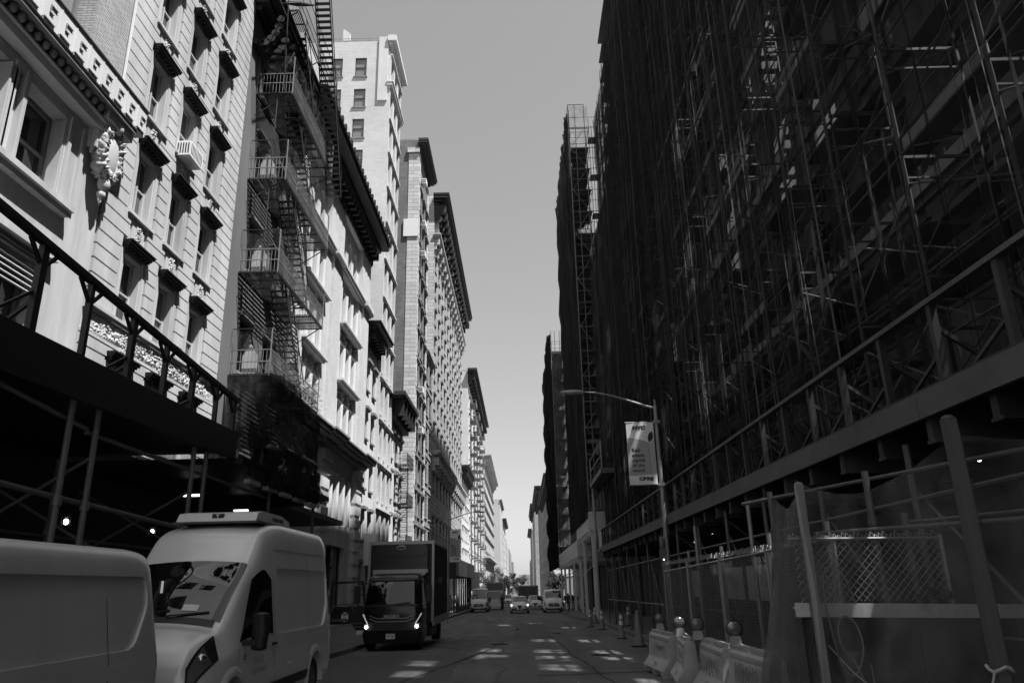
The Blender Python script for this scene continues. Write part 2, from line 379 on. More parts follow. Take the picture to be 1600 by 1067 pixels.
struct(strip(4.75, 40, -60, 900, .15, .3).obj('sidewalk', SIDEM)); struct(strip(4.6, 4.75, -60, 900, .152, .3).obj('kerb', CURBM))
# a bulge of pavement on the right, with its own kerb
bul = [(4.6, 52), (4.25, 54), (4.0, 57), (3.95, 62), (4.0, 80), (4.2, 92), (4.6, 95)]
m = MB(); m.prism([(a, b) for a, b in bul] , lambda a, b, h: (a, b, gz(b)+h), -.1, .147); struct(m.obj('sidewalk', SIDEM))
m = MB()
for a, b in zip(bul[:-1], bul[1:]): m.bar((a[0]-.06, a[1], gz(a[1])+.07), (b[0]-.06, b[1], gz(b[1])+.07), .14, .16)
struct(m.obj('kerb', CURBM))
# road details
def decal(name, pts, m_, dz=.004):
    mb = MB(); mb.poly([(x, y, gz(y)+dz) for x, y in pts]); return mb.obj(name, m_, fix=False)
PATCH = mat('asphalt_patch', .088, .8, nscale=8, namt=.3); TAR = mat('tar_seal', .012, .9); LMARK = mat('worn_road_paint', .22, .8, nscale=6, namt=.4)
struct(decal('road_patch', [(-5.6,16.5),(-1.6,17.2),(-1.9,26),(-5.6,26)], PATCH))
struct(decal('road_patch', [(-.4,34),(1.3,34),(1.4,52),(-.3,52)], PATCH))
m = MB(); px_, py_ = -3.3, 12.5
pts = []
for i in range(26):
    pts.append((px_+.09*i+.12*noise.noise(Vector((i*.5,0,3))), py_+i*.62))
for a, b in zip(pts[:-1], pts[1:]): m.quad((a[0]-.03,a[1],gz(a[1])+.008),(a[0]+.03,a[1],gz(a[1])+.008),(b[0]+.03,b[1],gz(b[1])+.008),(b[0]-.03,b[1],gz(b[1])+.008))
struct(m.obj('tar_seam', TAR, fix=False))
for cx_, cy_, r_ in ((-.9, 30.5, .36), (2.3, 24.0, .30), (-2.2, 55, .36)):
    m = MB(); m.lathe((cx_, cy_, gz(cy_)), [(0, .006), (r_*.9, .006), (r_*.92, .010), (r_, .010), (r_*1.01, .002)], 28)
    for k in range(5):
        for j in range(5):
            if (k-2)**2+(j-2)**2 < 7: m.box(cx_+(k-2)*r_*.34-.03, cx_+(k-2)*r_*.34+.03, cy_+(j-2)*r_*.34-.03, cy_+(j-2)*r_*.34+.03, gz(cy_)+.007, gz(cy_)+.011)
    struct(m.obj('manhole_cover', TAR, smooth=False))
rs_ = random.Random(21)
for x0_, y0_, dx_, dy_, n_ in ((1.9, 14, -.02, .55, 40), (-1.9, 22, .05, .5, 30), (-5.2, 40, .32, .12, 30), (3.2, 34, -.28, .10, 22), (.3, 18, .3, .05, 9)):
    m = MB(); x_, y_ = x0_, y0_
    for k in range(n_):
        x2, y2 = x_+dx_+rs_.uniform(-.05, .05), y_+dy_+rs_.uniform(-.04, .04); e_ = .022
        nx_, ny_ = (e_, 0) if abs(dy_) > abs(dx_) else (0, e_*2)
        m.quad((x_-nx_, y_-ny_, gz(y_)+.0075), (x_+nx_, y_+ny_, gz(y_)+.0075), (x2+nx_, y2+ny_, gz(y2)+.0075), (x2-nx_, y2-ny_, gz(y2)+.0075)); x_, y_ = x2, y2
    struct(m.obj('tar_seam', TAR, fix=False))
for q in ([(-3.25,33),(-3.1,33),(-2.7,36.4),(-2.85,36.4)], [(-3.5,33.6),(-3.0,33.0),(-2.95,33.15),(-3.42,33.8)]): struct(decal('road_marking', q, LMARK, .006))
for x, y in ((-.28, 42.5), (1.52, 37.6), (1.66, 37.4)):
    m = MB(); m.lathe((x, y, gz(y)), [(.0,.0),(.09,.0),(.085,.03),(.05,.05),(0,.05)], 12); tag(m.obj('valve_cover', DARKM, smooth=True, angle=30), {42.5: 'small dark round utility cap alone near the middle of the road', 37.6: 'left of two small dark utility caps set close together in the road', 37.4: 'right of two small dark utility caps set close together in the road'}[y], 'valve cover', 'utility caps in the road')
#@@LEFT
F0 = FL(0)
GLASS3 = mat('window_glass_curtain', .09, .08, nscale=.5, namt=.5, spec=.9)
def rnd_glass(): return random.choice((GLASS, GLASS, GLASS3, GLASS3, GLASS2))
# ---- building 1: rusticated limestone with the projecting bay
B = thing('apartment_building', 'nearest left building of grooved pale limestone with dark window hoods and a projecting bay', 'building', (XL, 16, 0))
cols = [20.4, 22.62, 24.95]; hz = [8.05, 11.5, 15.0, 18.45, 21.9, 25.35, 28.8]
ops = [(c-.58, c+.58, h-2.3, h-.1) for c in cols for h in hz]
wb = MB(); wall(wb, F0, 18.3, 27.2, -1, 34, ops, .32); shell(wb, F0, 4, 27.2, 14, -1, 34); wb.obj('wall', LIME2, B)
cb = MB(); z = 3.4
while z < 33.6:
    z1 = z + .375; blk = []
    for c in cols:
        h = min(hz, key=lambda h_: abs((z+z1)/2-(h_-1.2)))
        inwin = h-2.45 < (z+z1)/2 < h+.15; e = .80 if inwin else (.44 if (z+z1)/2 > h else .52)
        blk.append((c-e, c+e))
    u = 18.36
    for a, b in blk + [(27.2, 27.3)]:
        if a-u > .1: F0.box(cb, u, min(a, 27.19), -.02, .085, z, z1)
        u = b
    z += .43
    if 8.2 < z < 9.25: z = 9.3
cb.obj('rusticated_courses', LIME, B)
fz = MB(); carved(fz, F0, 18.4, 27.1, 8.55, 9.1, .05, .09, 8, .03, 3); fz.obj('carved_frieze', CARVE, B)
lg = MB(); F0.box(lg, 18.35, 27.15, 0, .12, 9.12, 9.2); F0.box(lg, 18.35, 27.15, 0, .2, 9.2, 9.29); F0.box(lg, 18.35, 27.15, 0, .1, 8.44, 8.53); lg.obj('string_course', LIME2, B)
for c in cols:
    for h in hz:
        w_ = window(F0, c-.5, c+.5, h-2.25, h-.1, B, .30, 'pair' if (c == cols[0] and h > 14) or (c == cols[1] and h == 15.0) else 'sash', FRAME, rnd_glass())
        if h > 33: continue
        cs = MB()
        for s in (-1, 1): F0.box(cs, c+s*.64-.09, c+s*.64+.09, -.02, .06, h-2.3, h-.02); F0.box(cs, c+s*.54-.04, c+s*.54+.04, -.28, .02, h-2.3, h-.1)
        F0.box(cs, c-.78, c+.78, -.1, .16, h-2.4, h-2.3); cs.obj('window_casing', LIME2, B)
        hd = MB(); F0.box(hd, c-.68, c+.68, -.02, .12, h-.02, h+.07); F0.box(hd, c-.70, c+.70, -.02, .24, h+.07, h+.13); F0.box(hd, c-.73, c+.73, -.02, .31, h+.13, h+.20); F0.box(hd, c-.75, c+.75, -.02, .35, h+.20, h+.235)
        for k in range(7): F0.box(hd, c-.66+.205*k, c-.58+.205*k, .0, .20, h+.0, h+.068)
        hd.obj('window_hood', DARKM, B)
        kp = MB(); F0.box(kp, c-.36, c+.36, -.02, .06, h+.24, h+1.02); kp.obj('spandrel_panel', LIME2, B)
        cv = MB(); carved(cv, F0, c-.15, c+.17, h+.3, h+1.0, .065, .08, 13, .022, h+c); cv.obj('carved_ornament', CARVE, B)
# projecting bay (near part)
Fb = FL(0, XL+.12); bay = MB()
wall(bay, Fb, 4, 18.1, -1, 13.75, [(12.3, 16.3, 11.15, 13.45), (8, 11.3, 11.15, 13.45), (12.3, 16.4, 6.6, 9.55)], .55)
bay.grid(lambda a, b: Fb.pt(18.1+.2*sin(a*pi/2), -.2+.2*cos(a*pi/2), -1+14.75*b), 6, 1)
Fb.box(bay, 7.9, 16.4, -.62, -.56, 6.5, 13.6); bay.obj('bay_wall', LIME2, B, smooth=True, angle=30)
pl = MB()
for u in (4.2, 11.5, 14.15, 14.55, 16.36, 16.9):
    pp_ = MB(); Fb.box(pp_, u, u+.13, -.5, .06, 11.15, 13.6); pp_.obj('window_pilaster', LIME2, B)
Fb.box(pl, 14.29, 14.545, -.49, -.1, 11.16, 13.44); Fb.box(pl, 16.24, 16.29, -.3, -.01, 11.16, 13.44)
for k in range(3): Fb.box(pl, 13.96+.1*k, 14.02+.1*k, -.48, .10-.02*k, 11.17, 13.4)
pl.obj('window_mullion', LIME2, B); pl = MB(); Fb.box(pl, 11.8, 16.75, -.02, .28, 11.0, 11.15); Fb.box(pl, 11.85, 16.7, -.02, .18, 10.86, 11.0)
Fb.box(pl, 12.1, 16.6, -.02, .22, 9.56, 9.7)
pl.obj('sill_course', LIME2, B)
for a, b in ((12.4, 13.95), (14.7, 16.25), (8.1, 11.2)): window(Fb, a, b, 11.18, 13.4, B, .5, 'sash', FRAMEB, GLASS)
window(Fb, 12.4, 16.3, 6.65, 9.1, B, .5, 'pair', FRAMEB, GLASS)
sh = MB()
for k in range(7): sh.hexa([Fb.pt(12.35,-.3+.28,9.5-.14*k-.1), Fb.pt(16.3,-.3+.28,9.5-.14*k-.1), Fb.pt(16.3,-.3+.34,9.5-.14*k-.1), Fb.pt(12.35,-.3+.34,9.5-.14*k-.1), Fb.pt(12.35,-.3+.2,9.5-.14*k), Fb.pt(16.3,-.3+.2,9.5-.14*k), Fb.pt(16.3,-.3+.24,9.5-.14*k), Fb.pt(12.35,-.3+.24,9.5-.14*k)])
sh.obj('roller_shutter', PAINTL, B)
co = MB(); Fb.box(co, 4, 17.45, 0, .34, 13.76, 13.98); Fb.box(co, 4, 17.45, 0, .42, 13.98, 14.04); co.obj('architrave', WHITE_ST, B)
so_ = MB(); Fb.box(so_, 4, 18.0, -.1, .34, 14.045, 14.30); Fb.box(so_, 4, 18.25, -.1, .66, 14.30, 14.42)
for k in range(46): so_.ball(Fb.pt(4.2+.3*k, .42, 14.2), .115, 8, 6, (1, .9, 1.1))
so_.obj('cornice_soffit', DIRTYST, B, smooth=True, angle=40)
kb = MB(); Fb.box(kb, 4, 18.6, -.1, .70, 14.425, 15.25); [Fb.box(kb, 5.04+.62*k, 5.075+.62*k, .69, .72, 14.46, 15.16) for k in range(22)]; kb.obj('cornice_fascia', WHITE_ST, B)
tp = MB(); Fb.box(tp, 4, 18.65, -.1, .74, 15.25, 15.30); tp.obj('cornice_cap', DARKM, B)
ky = MB()
def kbar(u0, u1, z0, z1): Fb.box(ky, u0, u1, .69, .735, z0, z1)
for k in range(22):                                            # meander ornament in relief
    a = 5.1+.62*k; b = 14.50
    kbar(a, a+.40, b, b+.022); kbar(a+.16, a+.42, b+.44, b+.462); kbar(a+.16, a+.18, b+.24, b+.44); kbar(a+.18, a+.30, b+.24, b+.262)
ky.obj('meander_relief', STONEG, B)
br = MB(); Fb2 = FL(0, XL+.06); wall(br, Fb2, 4, 18.28, 15.3, 34, [(13.5, 16.65, 16.1, 20), (13.5, 16.65, 21.5, 25.4), (8.2, 11.3, 16.1, 20)], .6); br.obj('brick_wall', BRICKP, B)
for a, zb in ((13.55, 16.1), (13.55, 21.5), (8.25, 16.1)): window(Fb2, a, a+3.0, zb, zb+3.9, B, .58, 'pair', FRAMEB, GLASS2)
dpp = MB(); dpp.tube(Fb2.pt(18.3, .05, 15.4), Fb2.pt(18.3, .05, 33), .05, 8); dpp.obj('corner_bead', WHITE_ST, B)
# cartouche
ct = MB(); cc = (XL+.50, 17.75, 13.45)
F1 = FL(0, XL+.12)
def cp(u, n, z_): return F1.pt(17.72+u, n, z_)
def wreath(u, v):
    t = 2*pi*u; q = 2*pi*v; n_ = 1.5*noise.noise(Vector((cos(t)*3.2, sin(t)*4.5, cos(q)*2.2+9)))+.7*noise.noise(Vector((cos(t)*15, sin(t)*15, sin(q)*5)))
    r_ = .115*(1+1.0*abs(n_)+.07*sin(t*22)); R0 = 1+.05*sin(5*t)
    return cp(.40*R0*cos(t)+r_*cos(q)*cos(t), .28+r_*sin(q)*1.2, 13.35+(.74*R0+r_*cos(q))*sin(t))
ct.grid(wreath, 150, 16)
for k in range(46):
    r1 = random.Random(k); t = r1.uniform(0, 2*pi); q = r1.uniform(.85, 1.12); a = cp(.46*q*cos(t), .25, 13.35+.80*q*sin(t)); d_ = Vector((r1.uniform(.06, .14), -.07*sin(t)*r1.choice((-1, 1)), r1.uniform(-.12, -.02)))
    ct.ball(a+d_*.5, .05, 6, 4, (1.2, .8, 1.9))
for s in (-1, 1):
    for k in range(9): t = k/8*4.6; ct.ball(cp(s*(.30+.13*cos(t)*(1-k/14)), .42, 14.15+.13*sin(t)*(1-k/14)), .07, 6, 5)
    ct.tube(cp(s*.55, .2, 14.2), cp(s*.62, .2, 13.0), .09, 7, .05)
ct.ball(cp(0, .45, 14.12), .19, 10, 8, (.8, .8, 1.1)); ct.ball(cp(0, .30, 12.38), .17, 8, 6, (1, 1, 1.3)); ct.ball(cp(0, .27, 12.08), .12, 8, 6, (1, 1, 1.2)); ct.tube(cp(0, .26, 11.98), cp(0, .26, 11.75), .08, 7, .01)
cto = ct.obj('cartouche', CARVE, B, smooth=True)
ov = MB(); ov.ball(cp(0, .36, 13.3), .34, 16, 12, (.32, 1, 1.75)); ov.obj('shield', LIME2, cto, smooth=True)
ab = MB(); Fb.box(ab, 17.05, 18.3, 0, .55, 14.05, 14.29); Fb.box(ab, 17.1, 17.4, 0, .3, 13.2, 14.05); ab.obj('bracket_block', LIME2, cto)
# window air conditioner
ac = MB(); ac.box(XL+.05, XL+.55, 21.95, 22.95, 16.0, 16.55); a_ = tag(ac.obj('window_air_conditioner', WHITEP), 'white window air conditioner sticking out of a hooded window of the pale grooved building', 'air conditioner')
v_ = MB()
for k in range(9): v_.box(XL+.551, XL+.556, 22.0+.1*k+.02, 22.0+.1*k+.06, 16.07, 16.48)
for k in range(5): v_.box(XL+.1+.09*k, XL+.14+.09*k, 21.944, 21.949, 16.08, 16.47)
v_.obj('vent_grille', DARKM, a_)
# ---- building 2: grey painted house carrying the fire escape
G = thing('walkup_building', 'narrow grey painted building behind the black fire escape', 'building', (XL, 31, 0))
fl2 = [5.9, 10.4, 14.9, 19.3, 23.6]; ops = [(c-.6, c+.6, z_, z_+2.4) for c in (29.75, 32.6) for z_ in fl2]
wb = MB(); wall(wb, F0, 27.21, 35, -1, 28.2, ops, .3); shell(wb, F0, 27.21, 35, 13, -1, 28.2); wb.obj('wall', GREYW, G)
for c in (29.75, 32.6):
    for z_ in fl2:
        window(F0, c-.6, c+.6, z_, z_+2.4, G, .28, 'sash', FRAMED, GLASS)
        sl_ = MB(); F0.box(sl_, c-.75, c+.75, 0, .16, z_-.14, z_-.01); F0.box(sl_, c-.75, c+.75, 0, .14, z_+2.42, z_+2.6); sl_.obj('window_sill', DIRTYST, G)
cn = MB(); cornice(cn, F0, 27.4, 35, 26.9, [(.25, .35), (.2, .75), (.35, 1.15), (.12, 1.25)])
F0.box(cn, 27.4, 35, 0, .22, 25.2, 25.45)
for k in range(8):
    u = 27.9+k*.95
    for j in range(6): t = j/5*pi*.5; cn.tube(F0.pt(u-.16, .2+.85*sin(t), 25.5+1.3*(1-cos(t))), F0.pt(u+.16, .2+.85*sin(t), 25.5+1.3*(1-cos(t))), .20, 8)
cn.obj('cornice', DARKM, G)
# ---- fire escapes
def fire_escape(name, label, y0, y1, levels, x0, dep, net=True, m_=IRON, slat=.085):
    R_ = thing(name, label, 'fire escape', (x0, (y0+y1)/2, levels[0])); x1 = x0+dep
    for li, z_ in enumerate(levels):
        p = MB(); hole = (y0+1.5, y1-2.0, x1-.85, x1-.12) if li > 0 else None
        n = int(dep/slat)
        for k in range(n+1):
            x = x0+.03+(dep-.06)*k/n
            if hole and hole[2] < x < hole[3]: p.box(x-.016, x+.016, y0, hole[0], z_-.02, z_+.02); p.box(x-.016, x+.016, hole[1], y1, z_-.02, z_+.02)
            else: p.box(x-.021, x+.021, y0, y1, z_-.02, z_+.02)
        for k in range(9):
            y = y0+(y1-y0)*k/8; p.box(x0, x1 if not (hole and hole[0] < y < hole[1]) else hole[2], y-.025, y+.025, z_-.075, z_-.022)
        p.bar((x1, y0, z_-.03), (x1, y1, z_-.03), .04, .12); p.obj('platform', m_, R_)
        r = MB()
        for h in (.5, 1.0): r.bar((x1, y0, z_+h), (x1, y1, z_+h), .035); r.bar((x0, y0, z_+h), (x1, y0, z_+h), .035); r.bar((x0, y1, z_+h), (x1, y1, z_+h), .035)
        nb = int((y1-y0)/.14)
        for k in range(nb+1): y = y0+(y1-y0)*k/nb; r.bar((x1, y, z_), (x1, y, z_+1), .014)
        nb = int(dep/.14)
        for k in range(nb+1):
            x = x0+dep*k/nb; r.bar((x, y0, z_), (x, y0, z_+1), .016); r.bar((x, y1, z_), (x, y1, z_+1), .014)
        for x, y in ((x1, y0), (x1, y1), (x0+.03, y0)): r.bar((x, y, z_-.1), (x, y, z_+1.9 if net else z_+1.05), .04)
        r.obj('railing', mat('sunlit_rail_iron', .2, .5) if net else m_, R_)  # railing colour lightened to stand for sun on the iron
        b = MB()
        for y in (y0+.1, (y0+y1)/2, y1-.1): b.bar((x0, y, z_-1.1), (x1-.1, y, z_-.06), .04); 
        b.obj('bracket', m_, R_)
        if net:
            q = MB(); q.bar((x0, y0, z_+1.9), (x1, y0, z_+1.9), .03); q.bar((x1, y0, z_+1.9), (x1, y1, z_+1.9), .03)
            q.obj('net_rail', m_, R_)
            q = MB(); q.grid(lambda a, c: (x0+dep*a, y0-.01-.04*sin(a*7+c*3), z_+1.0+.9*c), 8, 4)
            q.grid(lambda a, c: (x1+.02+.05*sin(a*23+c*4), y0+(y1-y0)*a, z_+.1+1.8*c), 60, 4); q.obj('safety_net', NETL, R_, fix=False, smooth=False)
        if li+1 < len(levels):
            z2 = levels[li+1]; ya, yb = y0+1.55, y1-2.1; st = MB()
            for x in (x1-.80, x1-.16): st.bar((x, yb, z_), (x, ya, z2), .03, .17)
            ns = int((z2-z_)/.22)
            for k in range(1, ns): t = k/ns; y = yb+(ya-yb)*t; st.box(x1-.78, x1-.18, y-.10, y+.10, z_+(z2-z_)*t-.012, z_+(z2-z_)*t+.012)
            so2 = st.obj('stair', m_, R_)
            hr = MB()
            for x in (x1-.82, x1-.12):
                hr.bar((x, yb, z_+.9), (x, ya, z2+.9), .035)
                for k in range(7): t = k/6; y = yb+(ya-yb)*t; zz = z_+(z2-z_)*t; hr.bar((x, y, zz), (x, y, zz+.9), .025)
            hr.obj('handrail', m_, so2)
    return R_
FE = fire_escape('fire_escape', 'black iron fire escape with slatted landings and steep stairs on the grey building', 28.4, 35.7, [10.05, 14.5, 18.9, 23.3, 27.9], XL, 1.65)
# stair up past the cornice to the roof and its long rods
st = MB(); x1 = XL+2.25
for x in (x1-.75, x1): st.bar((x, 35.6, 22.0), (x, 29.9, 33.5), .04, .16); st.bar((x, 35.6, 22.9), (x, 29.9, 34.4), .04)
for k in range(44): t = k/43; st.box(x1-.73, x1-.02, 35.6-5.7*t-.10, 35.6-5.7*t+.10, 22.0+11.5*t-.014, 22.0+11.5*t+.014)
st.obj('roof_stair', IRON, FE)
st = MB(); st.tube((XL+1.3, 28.3, 23.3), (XL+1.5, 27.2, 29), .03); st.tube((XL+.9, 28.6, 14), (XL+1.0, 28.4, 23), .025); st.obj('tie_rod', IRON, FE)
st = MB()
for k in range(17): st.box(XL+1.4, XL+2.2, 26.9+.12*k, 26.94+.12*k, 26.9+.1*k, 26.93+.1*k)
st.bar((XL+1.4, 26.9, 26.9), (XL+1.4, 28.9, 28.6), .05); st.bar((XL+2.2, 26.9, 26.9), (XL+2.2, 28.9, 28.6), .05); st.obj('gooseneck_landing', IRON, FE)
# light tarps shaped like peaked tents stood on the landings
for i, (z_, lb) in enumerate(((10.05, 'lowest'), (14.5, 'second lowest'), (18.9, 'third from the bottom'))):
    tp = MB(); tp.prism([(-.3, 0), (.3, 0), (.3, .75), (0, 1.25), (-.3, .75)], lambda a, b, h: (XL+.75+a, 28.6+h, z_+.05+b), 0, .05)
    tag(tp.obj('leaning_board', PAINTL), 'pale peaked board inside the railing of the %s fire escape landing' % lb, 'board', 'boards on the fire escape')
# dark bushy clutter / draped mesh below
tp = MB(); tp.grid(lambda a, c: (XL+1.8+.12*noise.noise(Vector((a*9, c*4, 1))), 28.2+7.6*a, 7.3+2.7*c+.3*sin(a*5)), 40, 10)
tp.grid(lambda a, c: (XL+.1+1.7*a, 28.2+.1*noise.noise(Vector((a*9, c*4, 5))), 7.0+2.9*c), 10, 10); tp.grid(lambda a, c: (XL+.15+4.2*a, 26.9+.15*noise.noise(Vector((a*9, c*4, 5)))+1.2*a*0, 4.9+1.8*c*(1-.55*a)), 12, 8); tp.grid(lambda a, c: (XL+1.9+1.9*c, 27.2+3.0*a, 8.2-3.2*c+.25*sin(a*9)), 20, 8); tag(tp.obj('hanging_netting', NETT, fix=False), 'black mesh hung under the lowest landing of the fire escape', 'netting')
tw = MB()
for k in range(260):
    y = random.uniform(30.5, 35.6); z_ = 10.1+random.uniform(0, 1.5)*random.random(); x = XL+1.65+random.uniform(-.15, .25); d = Vector((random.uniform(-.3,.3), random.uniform(-.3,.3), random.uniform(-.3,.3)))
    tw.tube((x, y, z_), Vector((x, y, z_))+d, .012, 4, .004, False)
tag(tw.obj('climbing_plant', mat('dry_vine', .03, .9)), 'dark tangled climber grown over the far railing of the lowest fire escape landing', 'plant')
# ---- building 3: pale brick piers, arched top windows
C3 = thing('loft_building', 'pale building with tall brick piers, arched windows and a heavy black cornice', 'building', (XL, 44, 0))
bays = ((36.6, 41.1), (45.2, 50.4)); Fr = FL(0, XL-.02)
ops = []; arcs = []
levels = [(10.9, 13.2), (14.8, 17.0), (18.6, 20.7)]
for a, b in bays:
    n = 3; wd = (b-a-.3)/n
    for k in range(n):
        u = a+.15+wd*k+.22; v = a+.15+wd*(k+1)-.22
        for z0, z1 in levels: ops.append((u, v, z0, z1)); 
        for z0 in (13.55, 17.35): ops.append((u, v, z0, z0+.5))
        ops.append((u+.1, v-.1, 22.2, 25.0)); arcs.append((u+.1, v-.1))
        ops.append((u, v, 5.7, 8.7))
    ops.append((a+.2, b-.2, .4, 4.4))
wb = MB(); wall(wb, Fr, 35.01, 54, -1, 27.6, ops, .45); shell(wb, Fr, 35.01, 54, 13, -1, 27.6)
for u, v in arcs: arch(wb, Fr, (u+v)/2, v-u, 25.0-(v-u)/2, 8, .45)
wb.obj('wall', WHITE_ST, C3)
pr = MB()
for a, b in ((35.02, 36.6), (41.1, 45.2), (50.4, 53.98)):
    m_ = (a+b)/2; Fr.box(pr, a, b, 0, .22, 10.7, 21.6); Fr.box(pr, m_-.9, m_+.9, .22, .40, 10.7, 21.6); Fr.box(pr, a+.3, b-.3, 0, .3, 22.1, 26.6)
pr.obj('pier', BRICKW, C3)
for a, b in ((35.05, 36.6), (41.3, 45), (50.6, 53.9)):        # base columns with block rings
    pc = MB(); m_ = (a+b)/2; Fr.box(pc, m_-.75, m_+.75, 0, .30, -.5, 9.0)
    for k in range(11): Fr.box(pc, m_-.82, m_+.82, .0, .38, .2+.8*k, .75+.8*k)
    Fr.box(pc, m_-.95, m_+.95, 0, .5, 9.0, 9.3); Fr.box(pc, m_-.7, m_+.7, .0, .42, 9.3, 9.6); pc.obj('base_column', WHITE_ST, C3)
for a, b in bays:
    wd = (b-a-.3)/3
    for z_ in (14.35, 18.15):                              # shelf ledge above the windows of a storey
        l_ = MB(); Fr.box(l_, a-.15, b+.15, -.02, .62, z_, z_+.14); Fr.box(l_, a-.1, b+.1, -.02, .45, z_-.1, z_); l_.obj('ledge', WHITE_ST, C3)
        l_ = MB(); Fr.box(l_, a, b, -.02, .16, z_-1.02, z_-.9)
        for k in range(4): u = a+.15+wd*k; Fr.box(l_, u-.16, u+.16, -.02, .20, z_-.9, z_-.45); l_.ball(Fr.pt(u, .2, z_-.72), .09, 6, 5); l_.prism([(-.2, 0), (.2, 0), (0, .28)], lambda p_, q_, h: Fr.pt(u+p_, h, z_-.45+q_), -.02, .2)
        l_.obj('spandrel', WHITE_ST, C3)
    for k in range(4):
        u = a+.15+wd*k
        for z0, z1 in levels+[(5.7, 8.7)]: mu = MB(); mu.tube(Fr.pt(u, .06, z0), Fr.pt(u, .06, z1), .17, 12); mu.obj('colonnette', WHITE_ST, C3, smooth=True, angle=50)
    for k in range(3):
        u = a+.15+wd*k+.22; v = a+.15+wd*(k+1)-.22
        for z0, z1 in levels+[(13.55, 14.05), (17.35, 17.85), (5.7, 8.7)]: window(Fr, u, v, z0, z1, C3, .42, 'sash' if z1-z0 > 1 else 'plain', FRAMED, GLASS)
        window(Fr, u+.1, v-.1, 22.2, 25.0, C3, .42, 'sash', FRAMED, GLASS)
    window(Fr, a+.2, b-.2, .4, 4.4, C3, .4, 'pair', FRAMED, GLASS, 'shopfront')
sc_ = MB(); cornice(sc_, Fr, 35.1, 53.9, 21.65, [(.12, .35), (.14, .5), (.1, .58)]); Fr.box(sc_, 35.1, 53.9, 0, .3, 25.9, 26.1)
for u in (43.15, 52.2, 35.8): Fr.box(sc_, u-1.15, u+1.15, .2, .74, 21.66, 22.0)
sc_.obj('string_course', WHITE_ST, C3)
bc = MB(); cornice(bc, Fr, 35.1, 53.9, 9.95, [(.2, .45), (.12, .85), (.2, 1.05), (.1, 1.15)], None)
for u in (43.15, 52.2): cornice(bc, Fr, u-1.1, u+1.1, 9.97, [(.2, .6), (.12, 1.0), (.2, 1.2), (.12, 1.3)])
bc.obj('base_cornice', DIRTYST, C3)
cn = MB(); cornice(cn, Fr, 35.1, 53.9, 27.0, [(.3, .5), (.3, .9), (.4, 1.5), (.14, 1.65)], (.85, .85), 1.0, .26)
for k in range(22): Fr.box(cn, 35.6+.84*k, 35.85+.84*k, 1.62, 1.72, 28.0, 28.3)
cn.obj('cornice', DARKM, C3)
# ---- generic masonry building
def gen(name, label, F, y0, y1, z1, wm, cols_, floors, ww, wh, parent_cat='building', style='sash', depth=14, ledge=0, cor=None, cm=None, sill=True, zlo=-1.5, hood=False, d=.28, fm=FRAMED, near_ops=(), gm=None, pier=None, roof=True, skip=()):
    R_ = thing(name, label, parent_cat, (F.pt(0,0,0).x, (y0+y1)/2, 0)); n = cols_; cw = (y1-y0)/n
    ops = [(y0+cw*(k+.5)-ww/2, y0+cw*(k+.5)+ww/2, z_, z_+wh) for k in range(n) for z_ in floors]
    wb = MB(); wall(wb, F, y0, y1, zlo-4, z1, ops, d); shell(wb, F, y0, y1, depth, zlo-4, z1, near=not near_ops, top=roof)
    sx = 1 if F.N.x > 0 else -1
    if near_ops:
        Fc = FC(0, y0); xa, xb = sorted((F.O.x, F.O.x-sx*depth)); wall(wb, Fc, xa, xb, zlo-4, z1, list(near_ops), .2)
        for o in near_ops:
            window(Fc, *o, R_, .18, 'sash', fm, GLASS2); 
            s_ = MB(); Fc.box(s_, o[0]-.12, o[1]+.12, 0, .10, o[2]-.12, o[2]-.01); s_.obj('window_sill', DIRTYST, R_)
    wb.obj('wall', wm, R_)
    tr_ = []
    for o in ops:
        if not any(abs((o[0]+o[1])/2-a) < .1 and abs(o[2]-b) < .1 for a, b in skip):
            wo = window(F, *o, R_, d-.02, style, fm, gm or rnd_glass())
            if not tr_:
                G = Face((0, 0), tuple(F.U)[:2], tuple(F.N)[:2]); dd = d-.02
                if sill: q_ = MB(); G.box(q_, -ww/2-.12, ww/2+.12, dd-.02, dd+.14, -.14, -.01); tr_.append(q_.obj('window_sill', DIRTYST if hood else wm))
                if hood: q_ = MB(); G.box(q_, -ww/2-.18, ww/2+.18, dd-.02, dd+.3, wh+.05, wh+.25); G.box(q_, -ww/2-.12, ww/2+.12, dd-.02, dd+.16, wh-.03, wh+.05); tr_.append(q_.obj('window_hood', DIRTYST))
                for t_ in tr_: t_.parent = wo
            else:
                for t_ in tr_: c2 = t_.copy(); COL.objects.link(c2); c2.parent = wo
    for z_ in floors:
        s_ = MB()
        if ledge: F.box(s_, y0+.02, y1-.02, -.02, ledge, z_+wh+.32, z_+wh+.46)
        if s_.v: s_.obj('trim_course', wm, R_)
    if pier:
        p_ = MB()
        for k in range(n+1):
            u = y0+cw*k; F.box(p_, max(y0+.01, u-pier[0]/2), min(y1-.01, u+pier[0]/2), -.02, pier[1], zlo, z1-1.3)
        p_.obj('pier', wm, R_)
    if cor:
        c_ = MB(); cornice(c_, F, y0+.05, y1-.05, z1-cor[0], *cor[1:]); c_.obj('cornice', cm or DARKM, R_)
    if not roof: return R_
    rf = MB(); F.box(rf, y0+.1, y1-.1, -depth+.3, -.3, z1+.01, z1+.25); rf.obj('roof', DIRTYST, R_)
    return R_
fr = lambda a, b, st: [a+st*k for k in range(int((b-a)/st)+1)]
gen('shop_building', 'narrow building with hooded windows squeezed between the tall brick piers and the white tower', F0, 54.02, 58.98, 20.9, WHITE_ST, 2, fr(1.5, 18, 3.7), 1.15, 2.1, cor=(.3, [(.2, .4), (.25, .8), (.2, 1.15), (.1, 1.25)], (.7, .7), .8, .2), hood=True)
